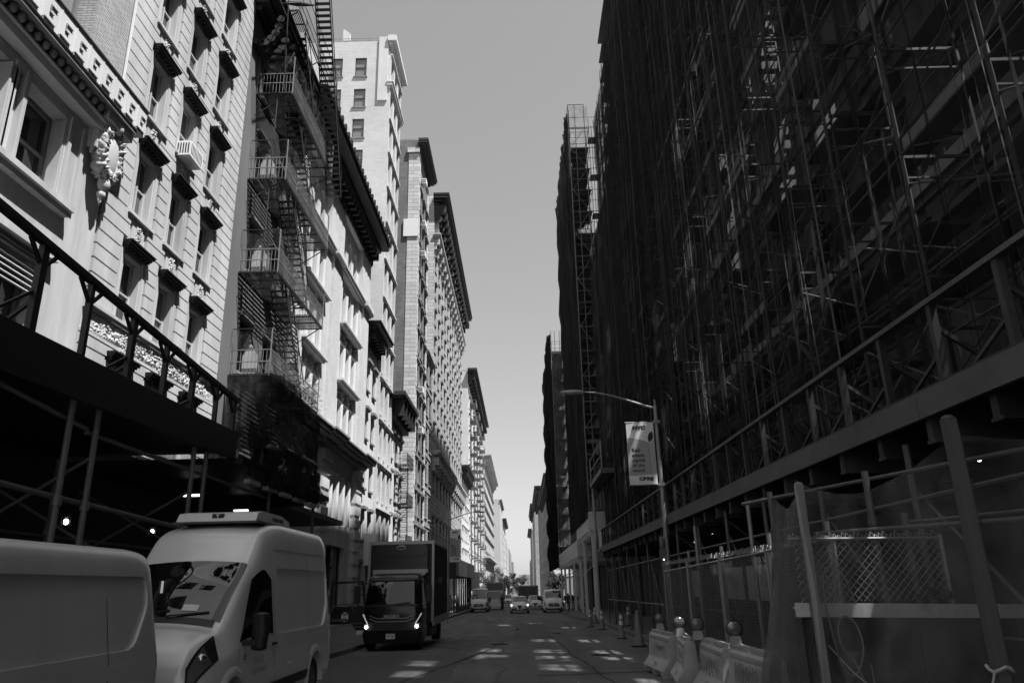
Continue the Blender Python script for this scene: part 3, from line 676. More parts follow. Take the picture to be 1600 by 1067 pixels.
no = [(-16.95, -15.85, 48.0, 50.1), (-14.65, -13.55, 48.0, 50.1)]
for z_ in (44.6, 41.3, 38.0, 34.7, 31.4): no += [(-14.65, -13.55, z_, z_+2.0), (-16.95, -15.85, z_, z_+2.0)]
T5 = gen('office_tower', 'tall white brick tower with a blank sunlit side wall and a few windows', FL(0), 59.0, 65.3, 52.0, BRICKW, 3, fr(1.5, 48, 3.55), 1.25, 2.4, cor=(.5, [(.3, .4), (.3, .8), (.35, .75)], None), cm=WHITE_ST, ledge=.42, near_ops=no, depth=13, pier=(.75, .25), fm=FRAMED)
c_ = MB(); cornice(c_, F0, 59.05, 65.25, 46.6, [(.25, .3), (.3, .5), (.15, .6)], None); Face((XL, 59), (1, 0), (0, -1)).box(c_, -.9, .0, -.1, .15, 45.2, 52.4)
c_.obj('corner_trim', WHITE_ST, T5)
r_ = MB()
for k in range(26): r_.tube((-24+.5*k, 59.4, 52), (-24+.5*k, 59.4, 52.7), .02, 5)
r_.tube((-24, 59.4, 52.7), (-11.6, 59.4, 52.7), .025); r_.obj('roof_railing', GALV, T5)
fl_ = MB(); fl_.prism([(0, 0), (.7, 0), (.7, 1.5), (.1, 2.0), (0, 1.9)], lambda a, b, h: (-16.2+a, 59.8+h, 52.2+b), 0, .3); fl_.obj('roof_flue', WHITE_ST, T5)
B6 = gen('shop_building', 'low building under a coffered black cornice beside the dark brick tower', F0, 65.32, 73.4, 18.0, WHITE_ST, 3, [1.2, 5.6, 9.4, 13.0], 1.2, 2.3, hood=True)
gen('shop_building', 'one storey shop in the gap before the dark brick tower', F0, 73.42, 80.98, 4.3, DIRTYST, 2, [.2], 2.4, 2.6, cor=(.3, [(.3, .3)], None))
c_ = MB(); 
for k in range(5): F0.box(c_, 65.6+1.85*k, 65.9+1.85*k, 0, 1.25, 16.6, 18.1)
cornice(c_, F0, 65.4, 73.3, 18.1, [(.2, 1.3), (.35, 1.5)]); F0.box(c_, 65.4, 73.3, 0, .6, 16.2, 16.6); c_.obj('cornice', DARKM, B6)
fire_escape('fire_escape', 'small distant fire escape with three landings behind the box truck roof', 69.2, 73.3, [5.4, 9.2, 12.8], XL, 1.1, False, IRON, .2)
T7 = gen('brick_tower', 'tall dark brick tower with a pale quoined corner strip', F0, 81.0, 90.5, 55.4, BRICKD, 3, fr(2, 50, 3.7), 1.9, 2.5, cor=(1.2, [(.3, .3), (.3, .8), (.3, 1.1), (.3, 1.2)], None), ledge=.15, depth=13, fm=FRAME, style='pair', hood=True)
c_ = MB(); Fc7 = FC(0, 81.0); Fc7.box(c_, -12.75, -11.5, -.02, .06, -2, 53.5); Fc7.box(c_, -12.9, -11.4, -.02, .3, 53.5, 54.2); F0.box(c_, 81.0, 82.0, 0, .12, -2, 53.5); F0.box(c_, 89.4, 90.4, 0, .12, -2, 53.5)
c_.obj('corner_pier', STONEL, T7)
c_ = MB(); c_.box(-13.2, -11.4, 80.80, 80.93, 42.0, 44.3); tag(c_.obj('wall_sign', WHITEP), 'blank white square board fixed high on the corner of the dark brick tower', 'sign')
for i, z_ in enumerate((50.4, 44.5, 40.4, 23.2, 18.5)):
    c_ = MB(); c_.box(XL+.1, XL+.7, 83.0, 84.1, z_, z_+.7); o_ = tag(c_.obj('air_conditioner', WHITEP), ['topmost', 'second highest', 'third highest', 'second lowest', 'lowest'][i]+' of the white air conditioners on the street side of the dark brick tower', 'air conditioner', 'air conditioners on the brick tower')
    v_ = MB(); 
    for k in range(4): v_.box(XL+.15+.13*k, XL+.22+.13*k, 82.98, 82.995, z_+.1, z_+.6)
    v_.obj('vent_grille', DARKM, o_)
gen('shop_building', 'plain grey building with dark windows tucked between the brick tower and the long block', F0, 90.52, 97.9, 30.5, STONEG, 2, fr(1.5, 27, 4.2), 2.4, 2.8, style='pair', ledge=.1, cor=(.3, [(.3, .3), (.2, .45)], None), cm=STONEG)
B8 = gen('loft_building', 'very long block with rough textured walls and a deep bracketed cornice on the left', F0, 98.0, 150.0, 57.0, TEXT8, 11, fr(21, 47, 4.1)+[3, 8.5, 14], 1.5, 2.1, style='sash', hood=True, cor=(1.6, [(.4, .6), (.4, 1.2), (.5, 2.1), (.25, 2.3)], (2.2, 1.7), 2.2, .8), fm=FRAME)
c_ = MB(); cornice(c_, F0, 98.1, 149.9, 50.0, [(.3, .4), (.25, .8), (.2, 1.0)], (3.2, .8), 1.6, .5); cornice(c_, F0, 98.1, 149.9, 18.2, [(.3, .4), (.3, .9), (.25, 1.2)], (3.2, 1.0), 1.8, .5)
for k in range(15):
    u = 99.5+3.45*k; F0.box(c_, u-.5, u+.5, 0, .5, 51.0, 54.6); c_.ball(F0.pt(u, .6, 54), .45, 7, 5); c_.ball(F0.pt(u+1.7, .2, 52.5), .5, 7, 5, (.6, 1, 1.6))
c_.obj('frieze_ornament', STONEL, B8)
FC(0, 98.0).box(cc_ := MB(), -12.6, -11.45, -.02, .1, 20, 57); cc_.obj('corner_pier', STONEL, B8)
gen('shop_building', 'short building with a dark cornice past the long textured block', F0, 150.02, 169.9, 24.5, WHITE_ST, 5, fr(2, 20, 4.4), 1.6, 2.5, cor=(.6, [(.4, .5), (.4, 1.2), (.4, 1.6)], (1.6, 1.2), 1.3, .5), hood=True)
B9 = gen('corner_building', 'bright distant building crusted with balconies under a dark overhanging cornice', F0, 170.0, 236, 50.5, WHITE_ST, 12, fr(2, 46, 4.0), 1.7, 2.6, cor=(1.0, [(.5, .5), (.5, 1.4), (.5, 2.2)], (3, 1.6), 2, .9), hood=True)
c_ = MB()
for z_ in fr(8, 44, 4.0):
    for u in (176, 190, 204, 218): F0.box(c_, u, u+6, 0, 1.5, z_-.1, z_); F0.box(c_, u, u+6, 1.42, 1.5, z_, z_+1.0); F0.box(c_, u, u+.1, 0, 1.5, z_+.9, z_+1)
c_.obj('balcony', IRONG, B9)
T10 = gen('corner_building', 'distant pale building of banded stone blocks with a flat projecting cornice', F0, 250, 330, 43.5, STONEL, 12, fr(10, 38, 4.6), 2.0, 2.6, cor=(.9, [(.5, .6), (.5, 1.8), (.4, 2.4)], (4, 1.4), 1.4, .8), cm=STONEL, ledge=.5)
c_ = MB(); cornice(c_, F0, 250.1, 329, 10.0, [(.6, .6), (.6, 1.6)]); F0.box(c_, 250.1, 329, 0, .5, 31.5, 32.3); c_.obj('string_course', STONEL, T10)
gen('office_tower', 'slim plain light tower beyond the banded stone building', F0, 440, 500, 49.5, mat('plain_render', .42, .9, nscale=.05, namt=.1), 8, fr(6, 44, 5), 2.2, 2.6, depth=16, cor=(.8, [(.5, .5), (.6, 1.3)], None), cm=DIRTYST)
gen('apartment_building', 'far left row building a step lower than the slim light tower', F0, 505, 590, 44, WHITE_ST, 8, fr(6, 38, 5), 2.4, 2.8, cor=(.8, [(.6, 1.4), (.6, 2.4)], None), hood=True)
gen('apartment_building', 'far left row building with a stepped top, third from the street end', FL(0, -11), 600, 700, 36, STONEL, 8, fr(6, 30, 6), 2.6, 3)
gen('apartment_building', 'second farthest building of the left row, greyish and square', FL(0, -10.5), 710, 850, 34, STONEG, 8, fr(6, 27, 7), 3, 3.4)
gen('apartment_building', 'farthest small block at the end of the left row beside the sky gap', FL(0, -9), 900, 1000, 28, STONEG, 6, fr(6, 22, 7), 4, 3.6, zlo=-9)
#@@RIGHTFAR
FR0 = FR_(0)
R5 = gen('apartment_building', 'distant grey brick building with a white tiled side wall on the right', FR0, 215, 298, 31, mat('grey_brick', .20, .9, bs=(.9, .3, .2, .03), nscale=.3, namt=.12), 13, fr(4, 27, 4.2), 1.6, 2.3, cor=(.3, [(.5, .8), (.6, 1.5), (.5, 2.0)], (3.2, 1.6), 1.8, 1.0), depth=14)
c_ = MB(); FC(0, 215).box(c_, 9.0, 20, -.02, .1, 4, 44); c_.obj('tiled_wall', mat('white_tile', .6, .6, bs=(1.2, .9, .4, .05)), R5)
fire_escape('fire_escape', 'faraway fire escape seen edge on against the white tiled wall', 210.5, 214.8, [12, 16.5, 21, 25.5, 30, 34.5, 39], 9.6, 1.4, False, IRON, .5)
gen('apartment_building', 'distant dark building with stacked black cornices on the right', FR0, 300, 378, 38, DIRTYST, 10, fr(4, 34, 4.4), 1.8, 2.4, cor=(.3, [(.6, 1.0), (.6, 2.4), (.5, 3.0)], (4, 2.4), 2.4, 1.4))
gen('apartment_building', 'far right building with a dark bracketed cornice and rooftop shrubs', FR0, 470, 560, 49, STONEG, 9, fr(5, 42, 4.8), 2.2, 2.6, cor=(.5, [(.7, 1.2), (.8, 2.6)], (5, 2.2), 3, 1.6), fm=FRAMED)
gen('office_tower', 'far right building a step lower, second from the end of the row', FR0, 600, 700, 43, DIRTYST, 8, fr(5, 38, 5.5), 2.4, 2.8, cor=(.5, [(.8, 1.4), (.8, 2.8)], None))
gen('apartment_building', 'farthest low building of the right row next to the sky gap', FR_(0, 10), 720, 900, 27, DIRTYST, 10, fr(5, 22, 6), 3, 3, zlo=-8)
gen('warehouse', 'low pale building closing the far end of the street', FC(0, 1020), -45, 60, 3.5, STONEG, 12, [-3], 4, 3, depth=60, zlo=-12)
gen('warehouse', 'small stepped block rising behind the far end of the street', FC(0, 1100), -4, 22, 16, STONEG, 5, [4, 9], 2.4, 2.4, depth=30, zlo=-12)
sb = MB()
for k in range(200): sb.ball((9.5+random.uniform(-.5, 12), 470+random.uniform(0, 30), 50+random.uniform(0, 3.0)*random.random()), random.uniform(.2, .5), 5, 3)
tag(sb.obj('roof_shrubs', LEAFM), 'faint shrubs growing on a roof of the far right row', 'shrubs')
#@@RIGHT
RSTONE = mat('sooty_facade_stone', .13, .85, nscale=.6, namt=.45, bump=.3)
R1 = gen('loft_building', 'huge dark masonry building wrapped in scaffolding that fills the right side', FR0, -14, 53.4, 52.3, RSTONE, 22, [5.2]+fr(9.2, 46, 4.4), 1.9, 3.0, style='pair', hood=False, ledge=.5, cor=(.4, [(.4, .5), (.4, 1.1)], None), cm=RSTONE, pier=(.7, .32), fm=FRAMED, depth=26, gm=GLASS2, roof=False, skip=SUN_GAPS)  # roof left off so the sun gets down to the bare windows
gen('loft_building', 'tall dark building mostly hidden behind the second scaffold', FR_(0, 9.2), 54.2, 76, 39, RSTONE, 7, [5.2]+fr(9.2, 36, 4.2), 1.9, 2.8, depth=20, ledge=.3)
gen('loft_building', 'dark building added in the gap behind the timber shed to block the sun', FR_(0, 9.3), 76.1, 96.9, 40, RSTONE, 6, fr(5, 36, 4.2), 1.9, 2.8, depth=16)  # added to keep direct sun off the far left van
gen('office_tower', 'unseen tall block added behind the right side scaffolds to shade the left row', FR_(0, 16.5), 80, 108, 90, RSTONE, 6, fr(6, 56, 5), 2.4, 2.8, depth=20)  # out of view, placed and sized for its shadow on the long left block
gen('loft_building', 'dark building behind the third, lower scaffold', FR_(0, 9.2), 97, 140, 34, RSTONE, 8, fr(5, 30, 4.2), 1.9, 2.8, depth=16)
rr = random.Random(3)
def scaffold(label, xo, xi, y0, y1, z0, z1, bay=2.2, lift=2.0, netm=NETM, brace=100, seed=0, toe=WOODL, folds=.12, nbay_net=2, gap=None, endnet=False, post=.024):
    R_ = thing('scaffold', label, 'scaffold', (xo, (y0+y1)/2, z0)); nb = int(round((y1-y0)/bay)); nl = int((z1-z0)/lift); ys_ = [y0+(y1-y0)*k/nb for k in range(nb+1)]
    for i, y in enumerate(ys_):
        a = MB(); a.tube((xo, y, z0), (xo, y, z1+.9), post+.007, 6); a.obj('standard', STEELD, R_)
        a = MB(); a.tube((xi, y, z0), (xi, y, z1), post, 5); a.obj('standard', STEELD, R_)
    nbr = 0
    rest = MB()
    for j in range(nl+1):
        z = z0+j*lift; a = MB()
        for x in (xo, xi): a.tube((x, y0, z), (x, y1, z), .024, 5)
        a.tube((xo, y0, z+1.0), (xo, y1, z+1.0), .02, 5)
        for y in ys_: a.bar((xo, y, z-.04), (xi, y, z-.04), .045); a.bar((xo, y, z-.4), (xi, y, z-.4), .03)
        a.obj('ledger', STEELD, R_)
        if j < nl:
            d = MB(); k = 0
            for bi in range(nb):
                if rr.random() < .12: continue
                w0 = rr.uniform(.0, .25)
                if xo < 6.2 and xo > 6 and in_shaft(xo, xi, ys_[bi], ys_[bi+1], z): continue
                d.box(xo+.08+w0, xi-.1, ys_[bi]+.01, ys_[bi+1]-.01, z+.03, z+.075)
            d.obj('deck', WOODD, R_)
            if j % 2 == 0 or rr.random() < .6:
                t = MB()
                for bi in range(nb):
                    if rr.random() < .8: t.box(xi-.25, xi-.22, ys_[bi]+.02, ys_[bi+1]-.02, z+.08, z+.08+rr.choice((.2, .24, .5)))
                    if rr.random() < .3: t.box(xo+.04, xo+.07, ys_[bi]+.02, ys_[bi+1]-.02, z+.08, z+.28)
                if t.v: t.obj('toe_board', toe, R_)
            for bi in range(nb):
                ya, yb = ys_[bi], ys_[bi+1]
                x = xo+.03
                tgt = MB() if nbr < brace and rr.random() < .8 else rest
                zz = z+.35
                if rr.random() < .92:
                    tgt.tube((x, ya, zz), (x, yb, zz+1.15), .017, 5); tgt.tube((x+.03, ya, zz+1.15), (x+.03, yb, zz), .017, 5)
                    if rr.random() < .5: tgt.tube((xi-.03, ya, zz), (xi-.03, yb, zz+1.15), .016, 5)
                    if tgt is not rest: tgt.obj('cross_brace', STEELD if rr.random() < .6 else GALV, R_); nbr += 1
    # loose diagonal tubes, ties and stair flights seen as odd angles
    for k in range(int(nb*nl*.12)):
        y = rr.uniform(y0, y1-2); z = rr.uniform(z0, z1-3); rest.tube((rr.uniform(xo, xi), y, z), (rr.uniform(xo, xi), y+rr.uniform(-1.5, 2.5), z+rr.uniform(.8, 3.0)), .018, 4)
    if rest.v: o = rest.obj('cross_brace', STEELD, R_); o['kind'] = 'stuff'
    if netm:
        nn = max(1, nb//nbay_net); 
        for k in range(nn):
            if gap and gap(k, nn): continue
            ya, yb = y0+(y1-y0)*k/nn, y0+(y1-y0)*(k+1)/nn; sd = rr.uniform(0, 50); sag = rr.uniform(.05, .3)
            q = MB(); nu = int((yb-ya)/.085); zt = z1+rr.uniform(.6, 1.3)
            def fn(a, b, ya=ya, yb=yb, sd=sd, zt=zt):
                y = ya+(yb-ya)*a; z = z0-.6+(zt-z0+.6)*b; tie = abs(sin((z-z0)/lift*pi/2))
                amp = folds*(.35+.65*tie)*min(1, min(a, 1-a)*9+.15)
                return (xo-.05-amp*(1+noise.noise(Vector((y*3.1, z*.10, sd)))*1.6)-.05*sin(y*17+sd+.35*sin(z*.5)), y, z)
            if xo > 6:
                rp = MB()
                for a in (.0, .18, .37, .55, .72, .9):
                    y_ = ya+(yb-ya)*a; x_ = xo-.14-.05*rr.random(); zz = z0
                    pts_ = [(x_+.05*rr.uniform(-1, 1), y_+rr.uniform(-.06, .06), z0+(z1-z0)*t/9) for t in range(10)]
                    rp.path(pts_, .009 if a else .02, 3)
                for t in range(int((z1-z0)/lift)+1): rp.tube((xo-.10, ya, z0+t*lift+.1), (xo-.10, yb, z0+t*lift+.1+rr.uniform(-.1, .1)), .008, 3, cap=False)
                rp.obj('net_rope', mat('net_cord', .12, .8) if rr.random() < .6 else BLACKP, R_)
            q.grid(fn, nu, 26); q.obj('debris_net', netm, R_, fix=False, smooth=True)
    return R_
SC1 = scaffold('vast pipe scaffold under dark debris netting rising over the pavement shed on the right', 6.05, 7.3, 3.4, 37.0, 4.0, 46.2, netm=NETM)
scaffold('netted scaffold section one step lower beside the vast one', 6.05, 7.3, 37.1, 45.4, 4.0, 32.2, netm=NETM, brace=0)
scaffold('lowest netted scaffold section at the far end of the vast one', 6.05, 7.3, 45.5, 53.2, 4.0, 24.2, netm=NETM, brace=0)
# inner row of planks close to the facade, stair tower
st = MB()
for j in range(20):
    z = 4+j*2.0; y = 16.8 if j % 2 else 19.0; y2 = 19.0 if j % 2 else 16.8
    for x in (7.45, 8.05): st.bar((x, y, z), (x, y2, z+2), .04, .14)
    for k in range(1, 8): t = k/8; st.box(7.45, 8.05, y+(y2-y)*t-.11, y+(y2-y)*t+.11, z+2*t-.015, z+2*t+.015)
st.obj('stair_flight', STEELD, SC1)
for j, z in enumerate(fr(6.0, 46, 2.0)):
    p = MB()
    for k in range(22):
        if in_shaft(7.7, 8.6, 3.6+2.25*k, 5.8+2.25*k, z): continue
        if rr.random() < .75: p.box(7.7, 8.6, 3.6+2.25*k, 3.6+2.25*k+2.2, z+.03, z+.09)
        if rr.random() < .4: p.bar((7.4, 3.6+2.25*k, z-.02), (8.9, 3.6+2.25*k, z-.02), .06)
    p.obj('inner_deck', WOODD, SC1)
p = MB(); p.box(7.15, 7.27, 3.4, 23, 7.95, 8.35); p.box(7.2, 7.32, 3.4, 30, 12.0, 12.35); p.obj('fascia_board', BEAM, SC1)
p = MB()
for k in range(160): y = rr.uniform(5, 23); p.bar((7.3+rr.uniform(0, .3), y, 8.35), (7.3+rr.uniform(0, .3), y+rr.uniform(-.15, .15), 8.4+rr.uniform(.05, .3)), .03)
p.obj('rubble', PAINTL, SC1)
SC2 = scaffold('second tall scaffold down the street with an open sunlit end bay above the timber shed', 5.05, 6.7, 54.9, 73.5, 6.9, 39.8, netm=NET2, brace=0, folds=.2, bay=2.3)
e = MB()
for j in range(17):
    z = 6.9+2*j; e.tube((5.0, 54.8, z), (7.4, 54.8, z), .03, 5); e.tube((5.0, 54.8, z+1), (7.4, 54.8, z+1), .022, 5)
    if j < 16: e.tube((5.1 if j % 2 else 6.4, 54.75, z), (6.4 if j % 2 else 5.1, 54.75, z+2), .02, 5)
for x in (5.0, 5.55, 6.35, 6.9, 7.4): e.tube((x, 54.8, 6.9), (x, 54.8, 41.2 if x < 6.6 else 39), .03, 6)
for j in range(9): z = 9+3.6*j; e.tube((6.95, 54.7, z), (7.3, 54.7, z), .03, 5); e.box(6.6, 7.35, 54.6, 55.6, z-.05, z)
e.tube((5.0, 54.8, 41.2), (6.35, 54.8, 41.2), .03); e.tube((5.0, 54.8, 41.2), (5.0, 60, 41.2), .03)
e.obj('end_frame', GALV, SC2)
e = MB(); e.grid(lambda a, b: (5.05+1.6*a, 54.65-.04*sin(a*12), 7+34*b), 12, 20); e.obj('end_net', NETL, SC2, fix=False)
SC3 = scaffold('third scaffold tower, short and narrow in the distance, netted and sunlit at its end', 5.0, 6.8, 100, 128, 4.5, 34.5, netm=NET2, brace=0, folds=.35, bay=3)
e = MB()
for j in range(5): e.box(5.0, 6.8, 99.6, 100.0, 4.5+7*j, 4.9+7*j)
for x in (5.0, 5.5, 6.2, 6.8): e.tube((x, 99.8, 4.5), (x, 99.8, 36), .04, 5)
e.obj('end_frame', GALV, SC3)
e = MB(); e.grid(lambda a, b: (5.05+4.2*a, 99.5-.06*sin(a*9), 4.5+28*b), 10, 14); e.obj('end_net', mat('grey_end_netting', .10, .95, alpha=.82, nscale=1, namt=.4), SC3, fix=False)
# ---- right sidewalk shed (near)
SH = thing('sidewalk_shed', 'long dark pavement shed with a panelled parapet under the biggest scaffold', 'sidewalk shed', (5, 28, 0))
ysd, yed = 2.0, 46.0
p = MB(); p.box(4.78, 8.95, ysd, yed, 3.78, 3.9); p.obj('deck', PLYD, SH)
for a in fr(ysd, yed-3, 3.3):
    p = MB(); p.box(4.70, 4.775, a, a+3.285, 3.54, 3.84); p.obj('fascia_plank', BEAM, SH)
for i, y in enumerate(fr(2.3, 45.5, 1.25)):
    p = MB(); p.box(4.80, 8.9, y, y+.12, 3.30, 3.775); p.box(4.80, 8.9, y-.04, y+.16, 3.26, 3.30); p.obj('cross_beam', WOODD if i % 2 else DARKM, SH)
for i, y in enumerate(fr(3.0, 45.6, 1.28)):
    p = MB(); p.box(4.80, 4.88, y, y+.085, 3.9, 4.80); p.bar((4.88, y+.04, 4.5), (5.6, y+.04, 3.95), .05); p.bar((4.9, y+.1, 4.25), (4.95, y+.95, 3.95), .04); p.obj('parapet_stud', DARKM if i % 3 else WOODD, SH)
p = MB(); p.box(4.77, 4.90, 2.5, yed, 4.80, 4.86); p.obj('top_rail', BEAM, SH)
p = MB(); p.grid(lambda a, b: (4.95+.02*sin(a*200), 13+33*a, 3.92+.86*b), 120, 2); p.obj('parapet_mesh', NETM, SH, fix=False)
for y in fr(3.6, 45, 2.95):
    for x in (4.95, 8.3):
        p = MB(); p.tube((x, y, gz(y)+.15), (x, y, 3.4), .045, 8); p.box(x-.12, x+.12, y-.12, y+.12, gz(y)+.15, gz(y)+.18); p.obj('post', PIPED, SH)
p = MB()
for x in (4.95, 8.3): 
    for z in (1.2, 2.75): p.tube((x, 3.6, z), (x, 45, z-.25), .026, 6)
p.obj('tie_rail', PIPED, SH)
for i, y in enumerate(fr(3.6, 42, 2.95)):
    if i % 3 == 0: continue
    p = MB(); p.tube((5.0, y, gz(y)+.4), (5.0, y+2.95, 2.8), .022, 6)
    if i % 2: p.tube((4.95, y, 3.2), (8.3, y, .5), .022, 6)
    p.obj('diagonal_brace', PIPED, SH)
for k, (x, y) in enumerate(((6.4, 10.4), (6.6, 14.3), (6.4, 21.5), (6.4, 25.6), (7, 31), (7, 38))):
    p = MB(); p.ball((x, y, 2.72+.6), .03, 8, 6); b_ = p.obj('bulb', BULB, SH, smooth=True); c_ = MB(); c_.tube((x, y, 3.36), (x, y, 3.9), .012, 5); c_.box(x-.05, x+.05, y-.05, y+.05, 3.37, 3.43); c_.obj('socket', BLACKPL, b_)
p = MB(); p.box(8.6, 8.7, 3, 53, -.4, 3.3); p.obj('hoarding', PLYD, SH)
p = MB()
for k in range(9): p.box(8.55, 8.595, 27+2.8*k, 28.6+2.8*k, .2-.3, 2.3)
p.obj('hoarding_panel', mat('grey_panel', .07, .7, nscale=1, namt=.3), SH)
# ---- timber shed further on
TS = thing('sidewalk_shed', 'timber pavement shed with pale painted parapet, two steps high, at mid distance on the right', 'sidewalk shed', (5, 80, 0))
for a, b, zb, zt in ((54.6, 67.4, 5.45, 6.75), (67.42, 101, 4.1, 5.45)):
    n = int((b-a)/2.4)
    for k in range(n):
        p = MB(); ya = a+(b-a)*k/n; yb = a+(b-a)*(k+1)/n-.02; p.box(4.95, 5.0, ya, yb, zb, zt)
        for q in range(5): p.box(4.93, 4.949, ya+.1+q*(yb-ya-.2)/5, ya+.2+q*(yb-ya-.2)/5, zb+.05, zt-.05)
        p.obj('parapet_panel', PALEW, TS)
    p = MB(); p.box(5.0, 9, a, b, zb-.02, zb+.08); p.box(4.98, 7.2, a, a+.06, zb+.09, zt); p.obj('deck', PALEW, TS)
    p = MB(); 
    for y in fr(a+.2, b-.3, 2.2): p.box(4.9, 9, y, y+.2, zb-.42, zb-.03)
    p.obj('joist', PALEW, TS)
    for y in fr(a+.3, b-.4, 8.2):
        for x in (5.2, 8.4):
            p = MB(); p.box(x-.11, x+.11, y-.11, y+.11, gz(y)+.15, zb-.42); p.obj('timber_post', PALEW if x < 6 else BEAM, TS)
            if x < 6: p = MB(); p.bar((x, y+.15, zb-1.6), (x, y+1.3, zb-.45), .1); p.bar((x+.15, y, zb-1.6), (x+1.4, y, zb-.45), .1); p.obj('knee_brace', PALEW, TS)
p = MB(); p.box(8.8, 8.9, 54, 101, -1, 4.0); p.obj('hoarding', PLYD, TS)
# small loading platform hung between the two scaffolds
p = thing('loading_platform', 'small raised dark platform with a handrail between the two tall scaffolds', 'platform', (6, 53.8, 8))
q = MB(); q.box(5.1, 7.9, 46.5, 54.4, 8.35, 8.65); q.obj('deck', STEELD, p)
q = MB()
for x, y in ((5.2, 46.6), (5.2, 54.2), (7.8, 46.6)): q.tube((x, y, 8.65), (x, y, 10.4), .05, 6)
q.tube((5.2, 46.6, 10.3), (5.2, 54.2, 10.3), .04); q.tube((5.2, 46.6, 9.5), (5.2, 54.2, 9.5), .04); q.obj('handrail', GALV, p)
q = MB(); q.tube((5.3, 54.2, gz(54)), (5.3, 54.2, 8.35), .09, 8); q.tube((6.4, 54.0, gz(54)), (6.4, 54.0, 8.35), .1, 8); q.obj('support_pole', PAINTL, p)
q = MB(); q.box(4.9, 4.95, 46.4, 48.2, 3.9, 5.0); tag(q.obj('notice_board', PAINTL), 'tall pale notice board on the end of the dark parapet', 'notice board')
#@@LEFTSHED
LS = thing('sidewalk_shed', 'dark pavement shed with an open black railing in front of the pale grooved building', 'sidewalk shed', (-7, 12, 0))
def zr(y): return 6.85-.062*(y-9.3)
y0s, y1s = 3.0, 17.9
p = MB(); p.hexa([(-11.37, y0s, 4.75), (-6.95, y0s, 4.75), (-6.95, y1s, 5.0), (-11.37, y1s, 5.0), (-11.37, y0s, 4.95), (-6.95, y0s, 4.95), (-6.95, y1s, 5.2), (-11.37, y1s, 5.2)]); p.obj('deck', BLACKP, LS)
p = MB(); p.hexa([(-6.95, y0s, 4.55), (-6.85, y0s, 4.55), (-6.85, y1s, 4.85), (-6.95, y1s, 4.85), (-6.95, y0s, 5.3), (-6.85, y0s, 5.3), (-6.85, y1s, 5.5), (-6.95, y1s, 5.5)]); p.obj('fascia_plank', BLACKP, LS)
for i, y in enumerate([4.2, 5.7, 7.2, 8.6, 10.0, 11.3, 12.75, 14.1, 15.4, 16.7, 17.8]):
    p = MB(); w_ = .09 if i % 2 else .14; p.box(-7.02, -6.93, y-w_/2, y+w_/2, 4.9, zr(y)); p.bar((-6.97, y-.35, zr(y)-.05), (-6.97, y, zr(y)-.4), .05); p.bar((-6.97, y+.35, zr(y)-.05), (-6.97, y, zr(y)-.4), .05)
    if i % 2 == 0: p.bar((-7.0, y, zr(y)-.9), (-7.9, y, 5.1), .05); p.bar((-7.0, y, zr(y)-.75), (-7.0, y-1.1, 5.2), .04)
    p.obj('parapet_stud', BLACKP, LS)
p = MB(); p.bar((-6.97, y0s, zr(y0s)), (-6.97, y1s+.1, zr(y1s)), .12, .10); p.obj('top_rail', BLACKP, LS)
for x, y in ((-7.0, 11.35), (-7.0, 12.1), (-7.0, 15.9), (-7.0, 16.55), (-10.6, 9), (-10.6, 13), (-10.6, 17), (-7, 7.2), (-7, 21), (-7, 25.6)):
    p = MB(); p.tube((x, y, gz(y)+.15), (x, y, 4.8), .05, 10); p.tube((x, y, 1.6), (x, y, 1.75), .08, 8); p.tube((x, y, 3.1), (x, y, 3.25), .075, 8); p.obj('post', mat('dull_pipe', .15, .5, nscale=7, namt=.2), LS)
p = MB(); p.tube((-7.06, 3, 3.55), (-7.06, 12.3, 3.2), .045, 8); p.tube((-7.06, 12.0, 3.22), (-7.06, 26, 2.75), .045, 8); p.tube((-7.1, 3, 5.2), (-7.1, 12, 4.4), .04, 8); p.tube((-7.1, 12, 4.35), (-7.1, 21, 4.3), .04, 8)
for y in (9, 13, 17): p.tube((-7, y-1, 3.9), (-10.6, y, 2.2), .03, 6); p.tube((-7, y, 2.4), (-10.6, y+1, 4.2), .03, 6)
p.tube((-10.6, 5, 3.2), (-10.6, 26, 3.0), .035, 6); p.tube((-8.2, 8, 4.4), (-8.2, 11, 2.2), .03, 6); p.obj('tie_rail', mat('dull_pipe', .15, .5), LS)
for k, (x, y, z, tb) in enumerate(((-9, 20.6, 4.35, 1), (-9, 24.4, 4.3, 1), (-9, 15.0, 3.2, 0), (-9, 18.6, 3.25, 0), (-9.4, 11.8, 3.0, 0))):
    p = MB()
    if tb: p.box(x-.22, x+.22, y-.05, y+.05, z-.025, z+.025)
    else: p.ball((x, y, z), .05, 10, 8, (1, 1, 1.2))
    lm = p.obj('shed_lamp', TUBE_L if tb else BULB, LS, smooth=not tb)
    p = MB(); p.tube((x, y, z+(.03 if tb else .1)), (x, y, 4.8), .012, 5); p.box(x-(.52 if tb else .06), x+(.52 if tb else .06), y-.07, y+.07, z+(.032 if tb else .09), z+(.07 if tb else .16))
    if not tb:
        for q in range(4): t = q*pi/2; p.tube((x+.09*cos(t), y+.09*sin(t), z+.09), (x+.09*cos(t), y+.09*sin(t), z-.09), .006, 4)
    p.obj('lamp_cage', BLACKPL, lm)
p = MB(); p.box(-11.36, -11.2, -6, 17.85, -.3, 5.1); p.box(-11.49, -11.2, 18, 34, -.3, 5.6); p.obj('hoarding', PLYD, LS)
